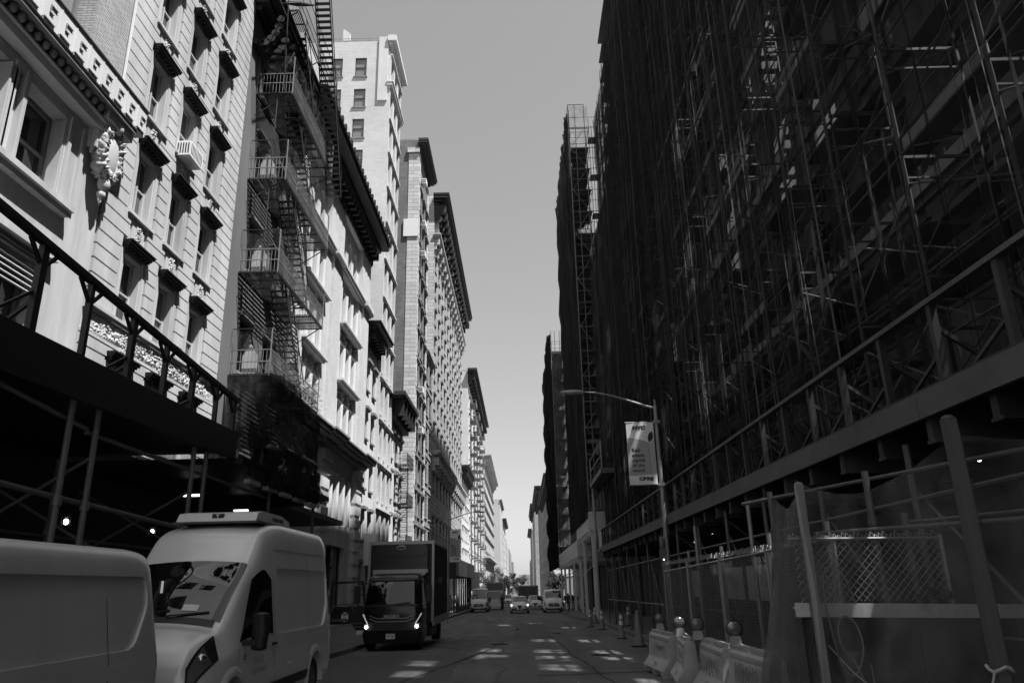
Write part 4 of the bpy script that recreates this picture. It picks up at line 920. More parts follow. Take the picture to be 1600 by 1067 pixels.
# covered section with a cloth banner in front of the fire escape
p = MB(); p.box(-11.2, -6.7, 17.95, 26.5, 4.75, 4.9); p.box(-11.2, -8.2, 26.5, 35, 4.6, 4.8)
p.obj('rear_deck', BLACKP, LS)
CL = MB(); CL.grid(lambda a, b: (-6.55-.12*noise.noise(Vector((a*14, b*2, 2)))-.25*(1-b)*sin(a*9)**2*.3, 17.9+6.6*a, 4.45+(1.35-.35*a)*b+.06*sin(a*16)*(1-b)), 70, 12)
CL.grid(lambda a, b: (-6.6-2.2*a, 24.5+.15*sin(b*5), 4.4+.95*b), 12, 6)
cl = tag(CL.obj('cloth_banner', NETT, fix=False), 'dark wrinkled cloth banner hanging along the pavement shed below the fire escape', 'banner')
em = MB()
for s in (-1, 1): em.path([(-6.40, 20.2+s*.16+.14*cos(t*.55)*s, 4.85+.045*t) for t in range(9)], .016, 5)
em.ball((-6.42, 20.0, 4.95), .07, 8, 6); em.ball((-6.42, 20.4, 4.95), .07, 8, 6); em.obj('emblem', IRONG, cl)
q = MB()
for k in range(5): q.box(-6.75, -6.6, 18.3+1.35*k, 19.1+1.35*k, 4.33, 4.44)
tag(q.obj('timber_packing', PAINTL), 'pale timber blocks poking out under the dark cloth banner', 'timber')
cv = MB(); cv.hexa([(XL+.02, 33.2, 8.0), (XL+1.9, 33.2, 7.45), (XL+1.9, 39.2, 7.45), (XL+.02, 39.2, 8.0), (XL+.02, 33.2, 8.1), (XL+1.9, 33.2, 7.55), (XL+1.9, 39.2, 7.55), (XL+.02, 39.2, 8.1)])
for k in range(5): cv.bar((XL+.02, 33.3+1.45*k, 8.12), (XL+1.9, 33.3+1.45*k, 7.57), .05)
tag(cv.obj('canopy_roof', PAINTL), 'small sloping pale canopy beside the lower end of the fire escape', 'canopy')
# shops and sheds further down on the left
p = thing('sidewalk_shed', 'low dark pavement shed far down the left pavement beyond the box truck', 'sidewalk shed', (-8, 92, 0))
q = MB(); q.box(-11.3, -6.5, 78, 108, 2.9, 4.6); q.obj('deck', BLACKP, p)
for y in fr(78.5, 107, 3.2): q = MB(); q.box(-6.9, -6.7, y, y+.2, -1.0, 2.9); q.obj('post', BEAM, p)
for i, (y, z, h, w_, lb) in enumerate(((54.8, 3.4, 2.2, .9, 'tall bright white vertical sign beside the roofline of the white van'), (79.0, 1.0, 1.6, .7, 'white poster on a shed post behind the box truck'), (112, 1.2, 2.6, 1.2, 'tall pale poster board beyond the low dark shed'))):
    q = MB(); q.box(XL+.3 if i == 0 else -7.2, (XL+.3 if i == 0 else -7.2)+w_, y, y+.08, z, z+h); tag(q.obj('vertical_sign', BANW), lb, 'sign')
q = MB()
for i in range(14): a = i/13; q.tube((-10.5+.1*a, 150+3*i, 3.5), (-9, 150+3*i, 3.3), .05, 5)
for y, lb in ((62, 'dark awning over a shop door just past the piered building'), (165, 'distant dark shop awning below the short corniced building'), (205, 'most distant dark shop awning on the left side')):
    q = MB(); q.hexa([(XL+.02, y, 3.0), (XL+1.6, y, 2.5), (XL+1.6, y+5, 2.5), (XL+.02, y+5, 3.0), (XL+.02, y, 3.8), (XL+1.6, y, 2.6), (XL+1.6, y+5, 2.6), (XL+.02, y+5, 3.8)]); tag(q.obj('awning', BLACKP), lb, 'awning')
#@@VEHICLES
def boolean(o, cutters):
    for c in cutters:
        md = o.modifiers.new('b', 'BOOLEAN'); md.operation = 'DIFFERENCE'; md.object = c; md.solver = 'EXACT'
    me = bpy.data.meshes.new_from_object(o.evaluated_get(bpy.context.evaluated_depsgraph_get()), preserve_all_data_layers=False)
    o.modifiers.clear(); o.data = me
    for c in cutters: bpy.data.objects.remove(c)
    return o
def crease(o, ang=32):
    me = o.data; me.polygons.foreach_set('use_smooth', [True]*len(me.polygons)); bm = bmesh.new(); bm.from_mesh(me)
    for e in bm.edges: e.smooth = not (len(e.link_faces) != 2 or e.calc_face_angle(0) > radians(ang))
    bm.to_mesh(me); bm.free()
def cr(keys, s, i):
    """Catmull-Rom on a key list"""
    n = len(keys)
    if s <= keys[0][0]: return keys[0][i]
    if s >= keys[-1][0]: return keys[-1][i]
    k = max(j for j in range(n-1) if keys[j][0] <= s); a, b = keys[k], keys[k+1]; h = b[0]-a[0]; t = (s-a[0])/h
    ma = (b[i]-keys[k-1][i])/(b[0]-keys[k-1][0])*h if k else (b[i]-a[i]); mb_ = (keys[k+2][i]-a[i])/(keys[k+2][0]-a[0])*h if k+2 < n else (b[i]-a[i])
    d = b[i]-a[i]
    if d == 0: ma = mb_ = 0
    else:
        ma = max(-3*abs(d), min(3*abs(d), ma)) if ma*d > 0 else 0; mb_ = max(-3*abs(d), min(3*abs(d), mb_)) if mb_*d > 0 else 0
    return (2*t**3-3*t*t+1)*a[i]+(t**3-2*t*t+t)*ma+(-2*t**3+3*t*t)*b[i]+(t**3-t*t)*mb_
class Loft:
    """keys: s, z bottom, z belt, z top, half width, roof half width, crown"""
    def __init__(s, keys, xc, y0, zg, d=1): s.k = keys; s.xc = xc; s.y0 = y0; s.zg = zg; s.d = d; s.L = keys[-1][0]
    def half(s, q):
        zb, zl, zt, w_, rw, crn = [cr(s.k, q, i) for i in range(1, 7)]
        pts = [(0, zb), (w_*.5, zb), (w_-.07, zb), (w_-.015, zb+.03), (w_, zb+.14)]
        pts += [(w_+(.022, .026, .002, .0)[t-1], zb+.14+(zl-zb-.14)*(.22, .50, .60, 1)[t-1]) for t in range(1, 5)]
        def side(t): return (w_+(rw-w_)*t, zl+(zt-zl)*t)
        for t in (.18, .36, .54, .70, .82): pts.append(side(t))
        a, b, c = side(.82), side(1), (rw*.86, zt+crn*.26)
        for t in (.2, .4, .6, .8): pts.append(((1-t)**2*a[0]+2*t*(1-t)*b[0]+t*t*c[0], (1-t)**2*a[1]+2*t*(1-t)*b[1]+t*t*c[1]))
        for t in (.86, .66, .44, .22, 0): pts.append((rw*t, zt+crn*(1-t*t)))
        return pts
    def P(s, q, t, sg=1, off=0):
        """t: index along the half section"""
        h = s.half(q); i = min(int(t), len(h)-2); f = t-i; x = h[i][0]+(h[i+1][0]-h[i][0])*f; z = h[i][1]+(h[i+1][1]-h[i][1])*f
        v = Vector((s.xc+sg*x, s.y0+s.d*q, s.zg+z))
        if off:
            e = .01; a = s.P(q+e, t, sg)-s.P(q-e, t, sg); b = s.P(q, min(t+.1, len(h)-1.001), sg)-s.P(q, max(0, t-.1), sg); n = a.cross(b).normalized(); 
            c = Vector((s.xc, v.y, s.zg+1.0))
            if n.dot(v-c) < 0: n = -n
            v = v+n*off
        return v
    def tz(s, q, z):
        """section index of height z on the side"""
        h = s.half(q); 
        for i in range(3, 17):
            if h[i][1] <= z <= h[i+1][1]: return i+(z-h[i][1])/(h[i+1][1]-h[i][1])
        return 17
    def body(s, name, m, parent, n=90, cut=()):
        mb = MB(); rings = []; nh = len(s.half(0))
        for k in range(n+1):
            t = k/n; q = s.L*t; h = s.half(q)
            rings.append([(s.xc+x, s.y0+s.d*q, s.zg+z) for x, z in h]+[(s.xc-x, s.y0+s.d*q, s.zg+z) for x, z in reversed(h[1:-1])])
        N = len(rings[0])
        for r in rings: mb.v += r
        for k in range(n):
            for j in range(N): mb.f.append((k*N+j, k*N+(j+1) % N, (k+1)*N+(j+1) % N, (k+1)*N+j))
        mb.f.append(tuple(range(N))); mb.f.append(tuple(n*N+j for j in range(N)))
        o = mb.obj(name, m, parent); 
        if cut: boolean(o, cut)
        crease(o); return o
    def patch(s, c, nu=14, nv=8, off=.008, sg=1, mb=None):
        """bilinear patch between four (s, t) corners: near-low, far-low, far-high, near-high"""
        mb = mb or MB()
        def fn(a, b):
            q = (c[0][0]*(1-a)+c[1][0]*a)*(1-b)+(c[3][0]*(1-a)+c[2][0]*a)*b; t = (c[0][1]*(1-a)+c[1][1]*a)*(1-b)+(c[3][1]*(1-a)+c[2][1]*a)*b
            return s.P(q, t, sg, off)
        mb.grid(fn, nu, nv); return mb
    def sp(s, q, z): return (q, s.tz(q, z))
def wheel(parent, x, y, z, r, w_, sg, rim=RIM):
    m = MB(); m.lathe((x, y, z), [(r*.62, sg*w_*.5), (r*.93, sg*w_*.5), (r, sg*w_*.38), (r, -sg*w_*.38), (r*.93, -sg*w_*.5), (r*.62, -sg*w_*.5)], 28, 'x'); t = m.obj('wheel', RUBBER, parent, smooth=True, angle=40)
    m = MB(); m.lathe((x, y, z), [(0, sg*w_*.36), (r*.12, sg*w_*.40), (r*.2, sg*w_*.32), (r*.55, sg*w_*.25), (r*.64, sg*w_*.48), (r*.66, sg*w_*.3)], 24, 'x')
    for k in range(8): a = 2*pi*k/8; m.bar((x+sg*w_*.34, y+r*.15*cos(a), z+r*.15*sin(a)), (x+sg*w_*.33, y+r*.58*cos(a), z+r*.58*sin(a)), .05, .04)
    m.obj('rim', rim, t, smooth=True, angle=40)
def arch_cut(x, y, z, r, sg, dep=.35):
    m = MB(); m.tube((x-dep if sg > 0 else x-.3, y, z), (x+.3 if sg > 0 else x+dep, y, z), r, 32); return m.obj('cut', BLACKPL)
def rrect(a0, a1, b0, b1, r, n=5):
    out = []
    for cx_, cy_, t0 in ((a1-r, b0+r, -pi/2), (a1-r, b1-r, 0), (a0+r, b1-r, pi/2), (a0+r, b0+r, pi)):
        for k in range(n+1): t = t0+pi/2*k/n; out.append((cx_+r*cos(t), cy_+r*sin(t)))
    return out
def van_keys(L, H, W, hr):
    k = [(0, .46, .62, .74, W*.66, W*.60, .03), (.05, .32, .72, .90, W*.82, W*.72, .05), (.2, .27, .88, 1.10, W*.94, W*.78, .07), (.55, .26, .98, 1.22, W*.985, W*.82, .09), (.95, .26, 1.02, 1.30, W, W*.84, .08),
         (1.45, .26, 1.04, 1.72, W, W*.84, .06), (1.98, .26, 1.05, 2.06 if hr else H-.17, W, W*.80, .05)]
    if hr: k += [(2.12, .26, 1.05, 2.20 , W, W*.80, .04), (2.4, .26, 1.05, 2.46, W, W*.80, .04), (2.9, .26, 1.05, H-.10, W, W*.81, .05), (3.5, .26, 1.05, H-.05, W, W*.82, .05)]
    else: k += [(2.3, .26, 1.05, H-.09, W, W*.82, .05), (2.9, .26, 1.05, H-.05, W, W*.83, .05)]
    k += [(L-.5, .26, 1.05, H-.05, W, W*.81, .05), (L-.10, .28, 1.05, H-.08, W*.99, W*.79, .04), (L-.02, .30, 1.04, H-.14, W*.97, W*.76, .03), (L, .34, 1.02, H-.22, W*.94, W*.72, .02)]
    return k
def van(name, label, xc, y0, L=6.1, H=2.72, W=1.02, hr=True, paint=VANP, detail=True, wb=(1.05, 5.0), group=None, recess=True, grille='hex', zs=1.0):
    R_ = thing(name, label, 'van', (xc, y0+L/2, gz(y0+L/2)), group); g = gz(y0+L/2); lf = Loft([(k_[0], k_[1], k_[2]*zs, k_[3]*zs)+k_[4:] if 0 else (k_[0], k_[1], k_[2], k_[3]*(zs if k_[3] < H-.3 else 1))+k_[4:] for k_ in van_keys(L, H, W, hr)], xc, y0, g)
    cuts = []
    for sg in (-1, 1):
        for q in wb: cuts.append(arch_cut(xc+sg*W, y0+q, g+.36, .44, sg))
        if recess and detail:
            for a, b in ((2.9, L-.2),):
                tp_ = H-.72 if hr else H-.30; poly = [(a, 1.20), (b-.46, 1.20), (b-.36, 1.225), (b-.29, 1.27), (b-.06, 1.53), (b-.01, 1.61), (b, 1.70), (b, tp_-.10), (b-.03, tp_-.03), (b-.10, tp_), (a, tp_)]
                m = MB(); fn = lambda p_, q_, h: (xc+sg*(W+(W*.81-W)*(q_-1.05)/(H-.05-1.05)-.030+h), y0+p_, g+q_); m.prism(poly, fn, 0, .3); cuts.append(m.obj('cut', BLACKPL))
            if hr: m = MB(); m.prism(rrect(2.75, L-.12, H-.50, H-.44, .025), lambda p_, q_, h: (xc+sg*(W+(W*.81-W)*(q_-1.05)/(H-.05-1.05)-.012+h), y0+p_, g+q_), 0, .3); cuts.append(m.obj('cut', BLACKPL))
            m = MB(); m.prism(rrect(4.2, L-.3, 1.10, 1.135, .014), lambda p_, q_, h: (xc+sg*(W-.012+h), y0+p_, g+q_), 0, .3); cuts.append(m.obj('cut', BLACKPL))
    body = lf.body('body', paint, R_, 110, cuts)
    ws = MB()
    for sg in (-1, 1): lf.patch([(1.02, 16.4), (1.97, 16.6), (1.97, 22), (1.02, 22)], 16, 14, .008, sg, ws)
    ws.obj('windscreen', WSCREEN, R_, smooth=True)
    if detail:
        tr = MB()
        for sg in (-1, 1): lf.patch([(.90, 17.6), (1.03, 17.9), (1.03, 22), (.93, 22)], 3, 8, .010, sg, tr)
        tr.bar(lf.P(1.02, 21.5, 1, .03), lf.P(1.12, 18.7, 1, .02), .02); tr.bar(lf.P(1.02, 19.5, -1, .03), lf.P(1.12, 21.5, 1, .02), .02); tr.obj('wiper_cowl', BLACKPL, R_)
        st = MB(); lf.patch([(1.12, 19.6), (1.12, 20.7), (1.20, 20.7), (1.20, 19.6)], 3, 3, .014, 1, st); st.obj('windscreen_sticker', BANW, R_)
    for sg in (-1, 1):
        dw = MB(); lf.patch([lf.sp(1.28, 1.18), lf.sp(2.62, 1.22), lf.sp(2.62, min(H-.42, 1.98)), lf.sp(1.92, min(H-.42, 1.98))], 12, 8, .010, sg, dw); dw.obj('side_window', WSCREEN, R_, smooth=True)
        if detail:
            dd = MB(); lf.patch([lf.sp(2.70, .4), lf.sp(2.712, .4), lf.sp(2.712, 2.05), lf.sp(2.70, 2.05)], 1, 10, .002, sg, dd); lf.patch([lf.sp(1.10, .5), lf.sp(1.112, .5), lf.sp(1.25, 1.12), lf.sp(1.238, 1.12)], 1, 10, .002, sg, dd)
            lf.patch([lf.sp(4.58, .4), lf.sp(4.592, .4), lf.sp(4.592, H-.5), lf.sp(4.58, H-.5)], 1, 10, .002, sg, dd); dd.obj('door_seam', BLACKPL, R_)
            hd = MB(); p_ = lf.P(2.55, lf.tz(2.55, 1.08), sg, .02); hd.bar(p_, p_+Vector((0, .17, 0)), .035, .03); hd.obj('door_handle', BLACKPL, R_)
            lm = MB(); lf.patch([lf.sp(1.5, .42), lf.sp(4.5, .42), lf.sp(4.5, .56), lf.sp(1.5, .56)], 6, 2, .012, sg, lm); lm.obj('side_moulding', BLACKPL, R_)
        mr = MB(); q = lf.P(1.42, lf.tz(1.42, 1.22), sg); cx_ = q.x+sg*.22
        mr.grid(lambda a, b: (cx_+.11*cos(2*pi*a)*(1-.12*cos(2*pi*b)) , q.y+.02+.075*sin(2*pi*a)*(1+.1*b), q.z-.12+.42*b), 16, 6)
        mr.ball((cx_, q.y+.02, q.z+.28), .112, 14, 6, (1, .68, .45)); mr.ball((cx_, q.y+.02, q.z-.11), .112, 14, 6, (1, .68, .4)); mr.bar((q.x-sg*.02, q.y, q.z-.05), (cx_, q.y, q.z-.05), .10, .07); mr.obj('wing_mirror', BLACKPL, R_, smooth=True, angle=50)
        hl = MB(); 
        if detail: lf.patch([(.045, 7.9), (.60, 8.7), (.70, 14.2), (.10, 12.2)], 16, 8, .012, sg, hl)
        else: lf.patch([(.03, 6.5), (.42, 7.2), (.44, 12.0), (.06, 11.0)], 10, 6, .012, sg, hl)
        h_ = hl.obj('headlight', BLACKPL if detail else LENS, R_, smooth=True)
        if detail:
            pr = MB(); lf.patch([(.06, 8.3), (.42, 8.8), (.38, 12.6), (.11, 11.2)], 10, 5, .020, sg, pr); pr.obj('lamp_lens', LENS, h_, smooth=True)
            c = lf.P(.29, 10.6, sg, .0); pr = MB(); pr.ball(c, .075, 14, 10, (.9, .9, .9)); pr.obj('projector', CHROME, h_, smooth=True)
        for q in wb: wheel(R_, xc+sg*(W-.14), y0+q, g+.35, .35, .24, sg)
        if detail:
            for q in wb:
                al = MB(); P0 = lambda t, r_, o_: (xc+sg*(W+o_), y0+q+r_*cos(t), g+.36+r_*sin(t))
                for k in range(20):
                    a, b = pi*(k/20*1.12-.06), pi*((k+1)/20*1.12-.06)
                    al.quad(P0(a, .44, .035), P0(b, .44, .035), P0(b, .50, .04), P0(a, .50, .04)); al.quad(P0(a, .50, .04), P0(b, .50, .04), P0(b, .56, .0), P0(a, .56, .0)); al.quad(P0(a, .44, .035), P0(b, .44, .035), P0(b, .44, -.1), P0(a, .44, -.1))
                al.obj('wheel_arch', paint, R_, smooth=True, angle=50)
            fb = MB(); lf.patch([lf.sp(3.3, .66), lf.sp(3.52, .66), lf.sp(3.52, .86), lf.sp(3.3, .86)] , 3, 3, .006, sg, fb); fb.obj('fuel_flap', paint, R_)
    f_ = MB(); hw = W*.50
    f_.prism([(-hw, .60), (hw, .60), (hw*1.12, .74), (hw*.92, .90), (-hw*.92, .90), (-hw*1.12, .74)], lambda a, b, h: (xc+a, y0+.01+h-(.0 if b < .8 else -.05), g+b), -.035, .03); gr = f_.obj('grille', BLACKPL, R_)
    f_ = MB()
    for k in range(3): f_.box(xc-hw*.9, xc+hw*.9, y0-.035, y0-.02, g+.655+.075*k, g+.675+.075*k)
    f_.ball((xc, y0-.03, g+.76), .06, 12, 6, (1.6, .3, .7)); f_.obj('grille_bar', CHROME, gr)
    f_ = MB(); f_.prism([(-W*.8, .30), (W*.8, .30), (W*.86, .52), (-W*.86, .52)], lambda a, b, h: (xc+a, y0+h+.06*abs(a), g+b), -.04, .16); f_.obj('bumper', BLACKPL, R_)
    f_ = MB(); f_.box(xc-.16, xc+.16, y0-.055, y0-.041, g+.42, g+.56); f_.obj('number_plate', REFL, R_)
    if detail:
        f_ = MB(); f_.box(xc-W*.9, xc+W*.9, y0+L-.03, y0+L+.09, g+.40, g+.58)
        f_.obj('rear_bumper', BLACKPL, R_)
        f_ = MB()
        for z in (1.0, 1.7): f_.tube((xc+W*.93, y0+L-.02, g+z), (xc+W*.93, y0+L-.02, g+z+.12), .03, 8)
        f_.obj('door_hinge', CHROME, R_)
    return R_, lf
V2, lf2 = van('cargo_van', 'silver high roof panel van with a roof cooling unit facing the camera', -4.72, 9.2, 6.15, 2.88, 1.02, True, VANP, zs=1.07)
g_ = gz(12.25)+.14
q = MB(); q.prism([(2.62, 0), (2.72, .13), (2.95, .17), (3.9, .17), (4.35, .10), (4.4, 0)], lambda a, b, h: (-4.72+h, 9.15+a, g_+2.72+b), -.62, .62); rc = q.obj('cooling_unit', WHITEP, V2)
q = MB(); q.box(-4.80, -4.62, 9.15+2.66, 9.15+2.70, g_+2.75, g_+2.84); 
q.obj('unit_emblem', BLACKPL, rc)
text('emblem_letter', 'T', WHITEP, .08, Matrix.Translation((-4.71, 11.80, g_+2.795)) @ FACE_CAM, rc, .003, .004)
q = MB(); q.box(-5.38, -4.06, 9.15+2.6, 9.15+4.42, g_+2.695, g_+2.722); q.obj('mounting_plate', STEELD, rc)
text('unit_lettering', 'THERMO KING', BLACKPL, .09, Matrix.Translation((-4.095, 12.85, g_+2.80)) @ Matrix(((0,0,1,0),(1,0,0,0),(0,1,0,0),(0,0,0,1))), rc)
q = MB(); rq = random.Random(4)                            # faded door lettering, only its strokes can be made out
for row, (z_, n_) in enumerate(((.86, 9), (.72, 12))):
    for k in range(n_):
        y_ = 10.95+.05*k; q.box(-3.684, -3.680, y_, y_+.012, z_, z_+.10*rq.choice((1, 1, .8)))
        if k % 2: q.box(-3.684, -3.680, y_-.036, y_-.002, z_+.05, z_+.062)
q.obj('faded_lettering', mat('faded_ink', .40, .5), V2)
text('fender_number', '12', INK, .10, Matrix.Translation((-3.69, 10.62, .98)) @ Matrix(((0,0,1,0),(1,0,0,0),(0,1,0,0),(0,0,0,1))), V2)
V1, lf1 = van('cargo_van', 'grey low roof panel van cut off at the left edge ahead of the silver van', -4.68, 2.5, 5.6, 2.16, 1.02, False, VANP2, True, (1.0, 4.15))
SPR, _ = van('cargo_van', 'white van with a blunt nose parked far down the left kerb', -4.75, 86, 5.6, 2.5, 1.0, False, WHITEP, False, (.95, 4.4))
FT, _ = van('cargo_van', 'white passenger van with a wide dark grille standing by the right kerb', 3.12, 77, 5.4, 2.15, 1.0, False, WHITEP, False, (.95, 4.3))
# ---- cars
def car(label, xc, y0, L=4.65, H=1.62, W=.95, paint=CARP, lit=False, cat='car', away=False):
    R_ = thing('car', label, cat, (xc, y0+L/2, gz(y0+L/2))); g = gz(y0+L/2)
    k = [(0, .35, .55, .68, W*.70, W*.6, .02), (.08, .25, .66, .80, W*.88, W*.74, .05), (.4, .22, .80, .93, W*.97, W*.80, .07), (1.1, .22, .90, 1.03, W, W*.82, .06), (1.75, .22, .94, H-.28, W, W*.74, .04), (2.2, .22, .95, H-.08, W, W*.68, .05), (3.4, .22, .96, H-.07, W, W*.68, .05), (4.2, .24, .98, H-.35, W*.98, W*.68, .04), (4.55, .3, .95, 1.05, W*.93, W*.72, .03), (L, .4, .7, .8, W*.8, W*.6, .02)]
    lf = Loft(k, xc, y0+(L if away else 0), g, -1 if away else 1); cuts = [arch_cut(xc+sg*W, lf.y0+lf.d*q, g+.33, .38, sg) for sg in (-1, 1) for q in (.88, 3.65)]
    lf.body('body', paint, R_, 50, cuts); ws = MB()
    for sg in (-1, 1): lf.patch([(1.15, 17.6), (2.1, 17.9), (2.1, 22), (1.15, 22)], 8, 6, .008, sg, ws)
    ws.obj('windscreen', WSCREEN, R_, smooth=True)
    rw_ = MB()
    for sg in (-1, 1): lf.patch([(3.5, 17.9), (4.35, 17.9), (4.35, 22), (3.5, 22)], 8, 6, .008, sg, rw_)
    rw_.obj('rear_window', WSCREEN, R_, smooth=True)
    for sg in (-1, 1):
        dw = MB(); lf.patch([(1.5, 9.3), (4.0, 9.3), (3.8, 12.6), (2.1, 12.6)], 10, 4, .008, sg, dw); dw.obj('side_window', WSCREEN, R_, smooth=True)
        hl = MB(); lf.patch([(.06, 8.0), (.45, 8.6), (.42, 12.0), (.05, 16.5)], 8, 5, .015, sg, hl); hl.obj('headlight', mat('dim_lit_headlight', .6, .3, emit=.5) if lit else LENS, R_, smooth=True)
        mr = MB(); p_ = lf.P(1.55, 9.4, sg, .12); mr.ball(p_, .11, 10, 7, (1, .7, .75)); mr.obj('wing_mirror', paint, R_, smooth=True)
        for q in (.88, 3.65): wheel(R_, xc+sg*(W-.12), lf.y0+lf.d*q, g+.33, .33, .22, sg)
    f_ = MB(); d = lf.d; yf = lf.y0
    f_.prism([(-.24, .78), (.24, .78), (.03, .42), (-.03, .42)], lambda a, b, h: (xc+a, yf-d*(.03-.0)+d*h, g+b), -.02, .06); f_.prism([(-.82, .36), (-.3, .36), (-.36, .46), (-.78, .46)], lambda a, b, h: (xc+a, yf+d*h, g+b), -.02, .2); f_.prism([(.3, .36), (.82, .36), (.78, .46), (.36, .46)], lambda a, b, h: (xc+a, yf+d*h, g+b), -.02, .2)
    f_.obj('grille', BLACKPL, R_); f_ = MB(); f_.box(xc+.3, xc+.62, yf-.06, yf-.04, g+.47, g+.58); f_.obj('number_plate', REFL, R_)
    return R_
car('grey sport utility car with lit headlights and a triangular grille in the road', -.24, 77.2, lit=True)
car('light coloured car half hidden behind the approaching grey car', 1.55, 92, paint=WHITEP)
car('pale saloon parked beyond the white passenger van near the right kerb', 3.4, 138, H=1.5, paint=WHITEP, away=True)
car('pale car in the far left traffic past the parked box truck', -2.4, 132, paint=WHITEP, H=1.75)
car('dark car farthest away on the left side of the road', -3.9, 150, paint=TRUCKP)
def box_truck(label, xc, y0, L, H, W=1.2, m_=BOXP, away=False):
    R_ = thing('box_truck', label, 'truck', (xc, y0+L/2, gz(y0+L/2))); g = gz(y0+L/2)
    q = MB(); q.box(xc-W, xc+W, y0+(0 if away else 1.8), y0+L-(1.8 if away else 0), g+.8, g+H); q.obj('cargo_box', m_, R_)
    q = MB(); yb = y0-.02 if away else y0+1.78
    q.box(xc-W-.01, xc+W+.01, yb, yb+.05, g+H-.15, g+H+.02); q.box(xc-.02, xc+.02, yb, yb+.05, g+.8, g+H-.15); q.box(xc-W-.01, xc-W+.08, yb, yb+.05, g+.8, g+H-.15); q.box(xc+W-.08, xc+W+.01, yb, yb+.05, g+.8, g+H-.15); q.obj('box_trim', ALU, R_)
    yc = y0+L-1.7 if away else y0
    q = MB(); q.prism([(0, .5), (1.75, .5), (1.75, 2.3), (.45, 2.3), (.08, 1.3)], lambda a, b, h: (xc+h, yc+a, g+b), -1.0, 1.0); q.obj('cab', m_ if away else WHITEP, R_)
    if not away:
        q = MB(); q.hexa([(xc-.9, yc+.07, g+1.35), (xc+.9, yc+.07, g+1.35), (xc+.9, yc+.12, g+1.35), (xc-.9, yc+.12, g+1.35), (xc-.85, yc+.38, g+2.2), (xc+.85, yc+.38, g+2.2), (xc+.85, yc+.44, g+2.2), (xc-.85, yc+.44, g+2.2)]); q.obj('windscreen', WSCREEN, R_)
    for sg in (-1, 1):
        for yy in (y0+.9, y0+L-1.0): wheel(R_, xc+sg*(W-.25), yy, g+.42, .42, .26, sg)
    return R_
box_truck('grey box truck parked just behind the far white van on the left', -3.4, 98, 6.5, 3.3, 1.1, mat('grey_box_paint', .14, .5))
box_truck('pale square backed truck driving away behind the grey car', .9, 112, 7, 2.95, 1.45, mat('dull_box_paint', .13, .6, nscale=1, namt=.15), away=True)
# ---- the black delivery truck
T = thing('box_truck', 'black delivery truck with lit headlights and its cab door swung open', 'truck', (-4.65, 31, -.3)); g = -.28
class Cab:
    """plan outline lofted upwards: levels z, half width, front y, rear y, corner radius"""
    def __init__(s, lv, xc): s.lv = lv; s.xc = xc
    def P(s, z, a, off=0):
        w_, yf, yr, r = [cr(s.lv, z, i) for i in (1, 2, 3, 4)]; w_ += off; yf -= off
        # a in [-1,1] front incl. corners; front flat for |a|<.75
        sg = 1 if a >= 0 else -1; a = abs(a)
        if a < .75: return Vector((s.xc+sg*(w_-r)*a/.75, yf+.05*(a/.75)**2, z))
        t = (a-.75)/.25*pi/2; return Vector((s.xc+sg*(w_-r+r*sin(t)), yf+.05+r*(1-cos(t)), z))
    def obj(s, name, m, parent):
        mb = MB(); z0, z1 = s.lv[0][0], s.lv[-1][0]; n = 40; A = [-1+k/16 for k in range(33)]; rings = []
        for k in range(n+1):
            z = z0+(z1-z0)*k/n; w_, yr = cr(s.lv, z, 1), cr(s.lv, z, 3); rings.append([tuple(s.P(z, a)) for a in A]+[(s.xc+w_, yr, z), (s.xc-w_, yr, z)])
        N = len(rings[0])
        for r_ in rings: mb.v += r_
        for k in range(n):
            for j in range(N): mb.f.append((k*N+j, k*N+(j+1) % N, (k+1)*N+(j+1) % N, (k+1)*N+j))
        mb.f.append(tuple(range(N))); mb.f.append(tuple(n*N+j for j in range(N))); o = mb.obj(name, m, parent); crease(o, 35); return o
    def patch(s, z0, z1, a0, a1, off=.01, n=12, mb=None, z0b=None, z1b=None):
        mb = mb or MB(); z0b = z0 if z0b is None else z0b; z1b = z1 if z1b is None else z1b
        mb.grid(lambda u, v: s.P((z0+(z0b-z0)*u)*(1-v)+(z1+(z1b-z1)*u)*v, a0+(a1-a0)*u, off), n, 6); return mb
xc = -4.63
cab = Cab([(.0, .96, 28.06, 29.9, .16), (.25, 1.02, 28.0, 29.9, .2), (.9, 1.03, 27.98, 29.9, .22), (1.2, 1.02, 28.02, 29.9, .24), (1.7, .99, 28.2, 29.9, .24), (2.1, .95, 28.4, 29.9, .24), (2.28, .88, 28.7, 29.9, .25), (2.32, .8, 28.9, 29.9, .2)], xc)
cab.obj('cab', TRUCKP, T)
cab.patch(1.28, 2.04, -.86, .86, .012, 20).obj('windscreen', WSCREEN, T, smooth=True)
q = MB(); cab.patch(1.20, 1.27, -.9, .9, .014, 20, q)
for a0, a1 in ((-.7, -.2), (.1, .6)): q.bar(cab.P(1.27, a0, .04), cab.P(1.33, a1, .04), .025)
q.obj('wiper_cowl', BLACKPL, T)
q = MB(); cab.patch(2.08, 2.16, -.9, .9, .05, 20, q); q.obj('sun_visor', BLACKPL, T)
q = MB(); cab.patch(.40, .72, -.74, .74, .012, 16, q); gr = q.obj('grille', BLACKPL, T)
q = MB()
for zz in (.80, .70):
    q.bar(cab.P(zz, -.45, .03), cab.P(zz, .45, .03), .03, .028); q.bar(cab.P(zz, .45, .03), cab.P(zz+.10, .70, .03), .03, .028); q.bar(cab.P(zz, -.45, .03), cab.P(zz+.10, -.70, .03), .03, .028)
q.obj('chrome_bar', ALU, gr)
for k in range(5): q = MB(); cab.patch(.42+.06*k, .44+.06*k, -.7, .7, .02, 10, q); q.obj('grille_slat', STEELD, gr)
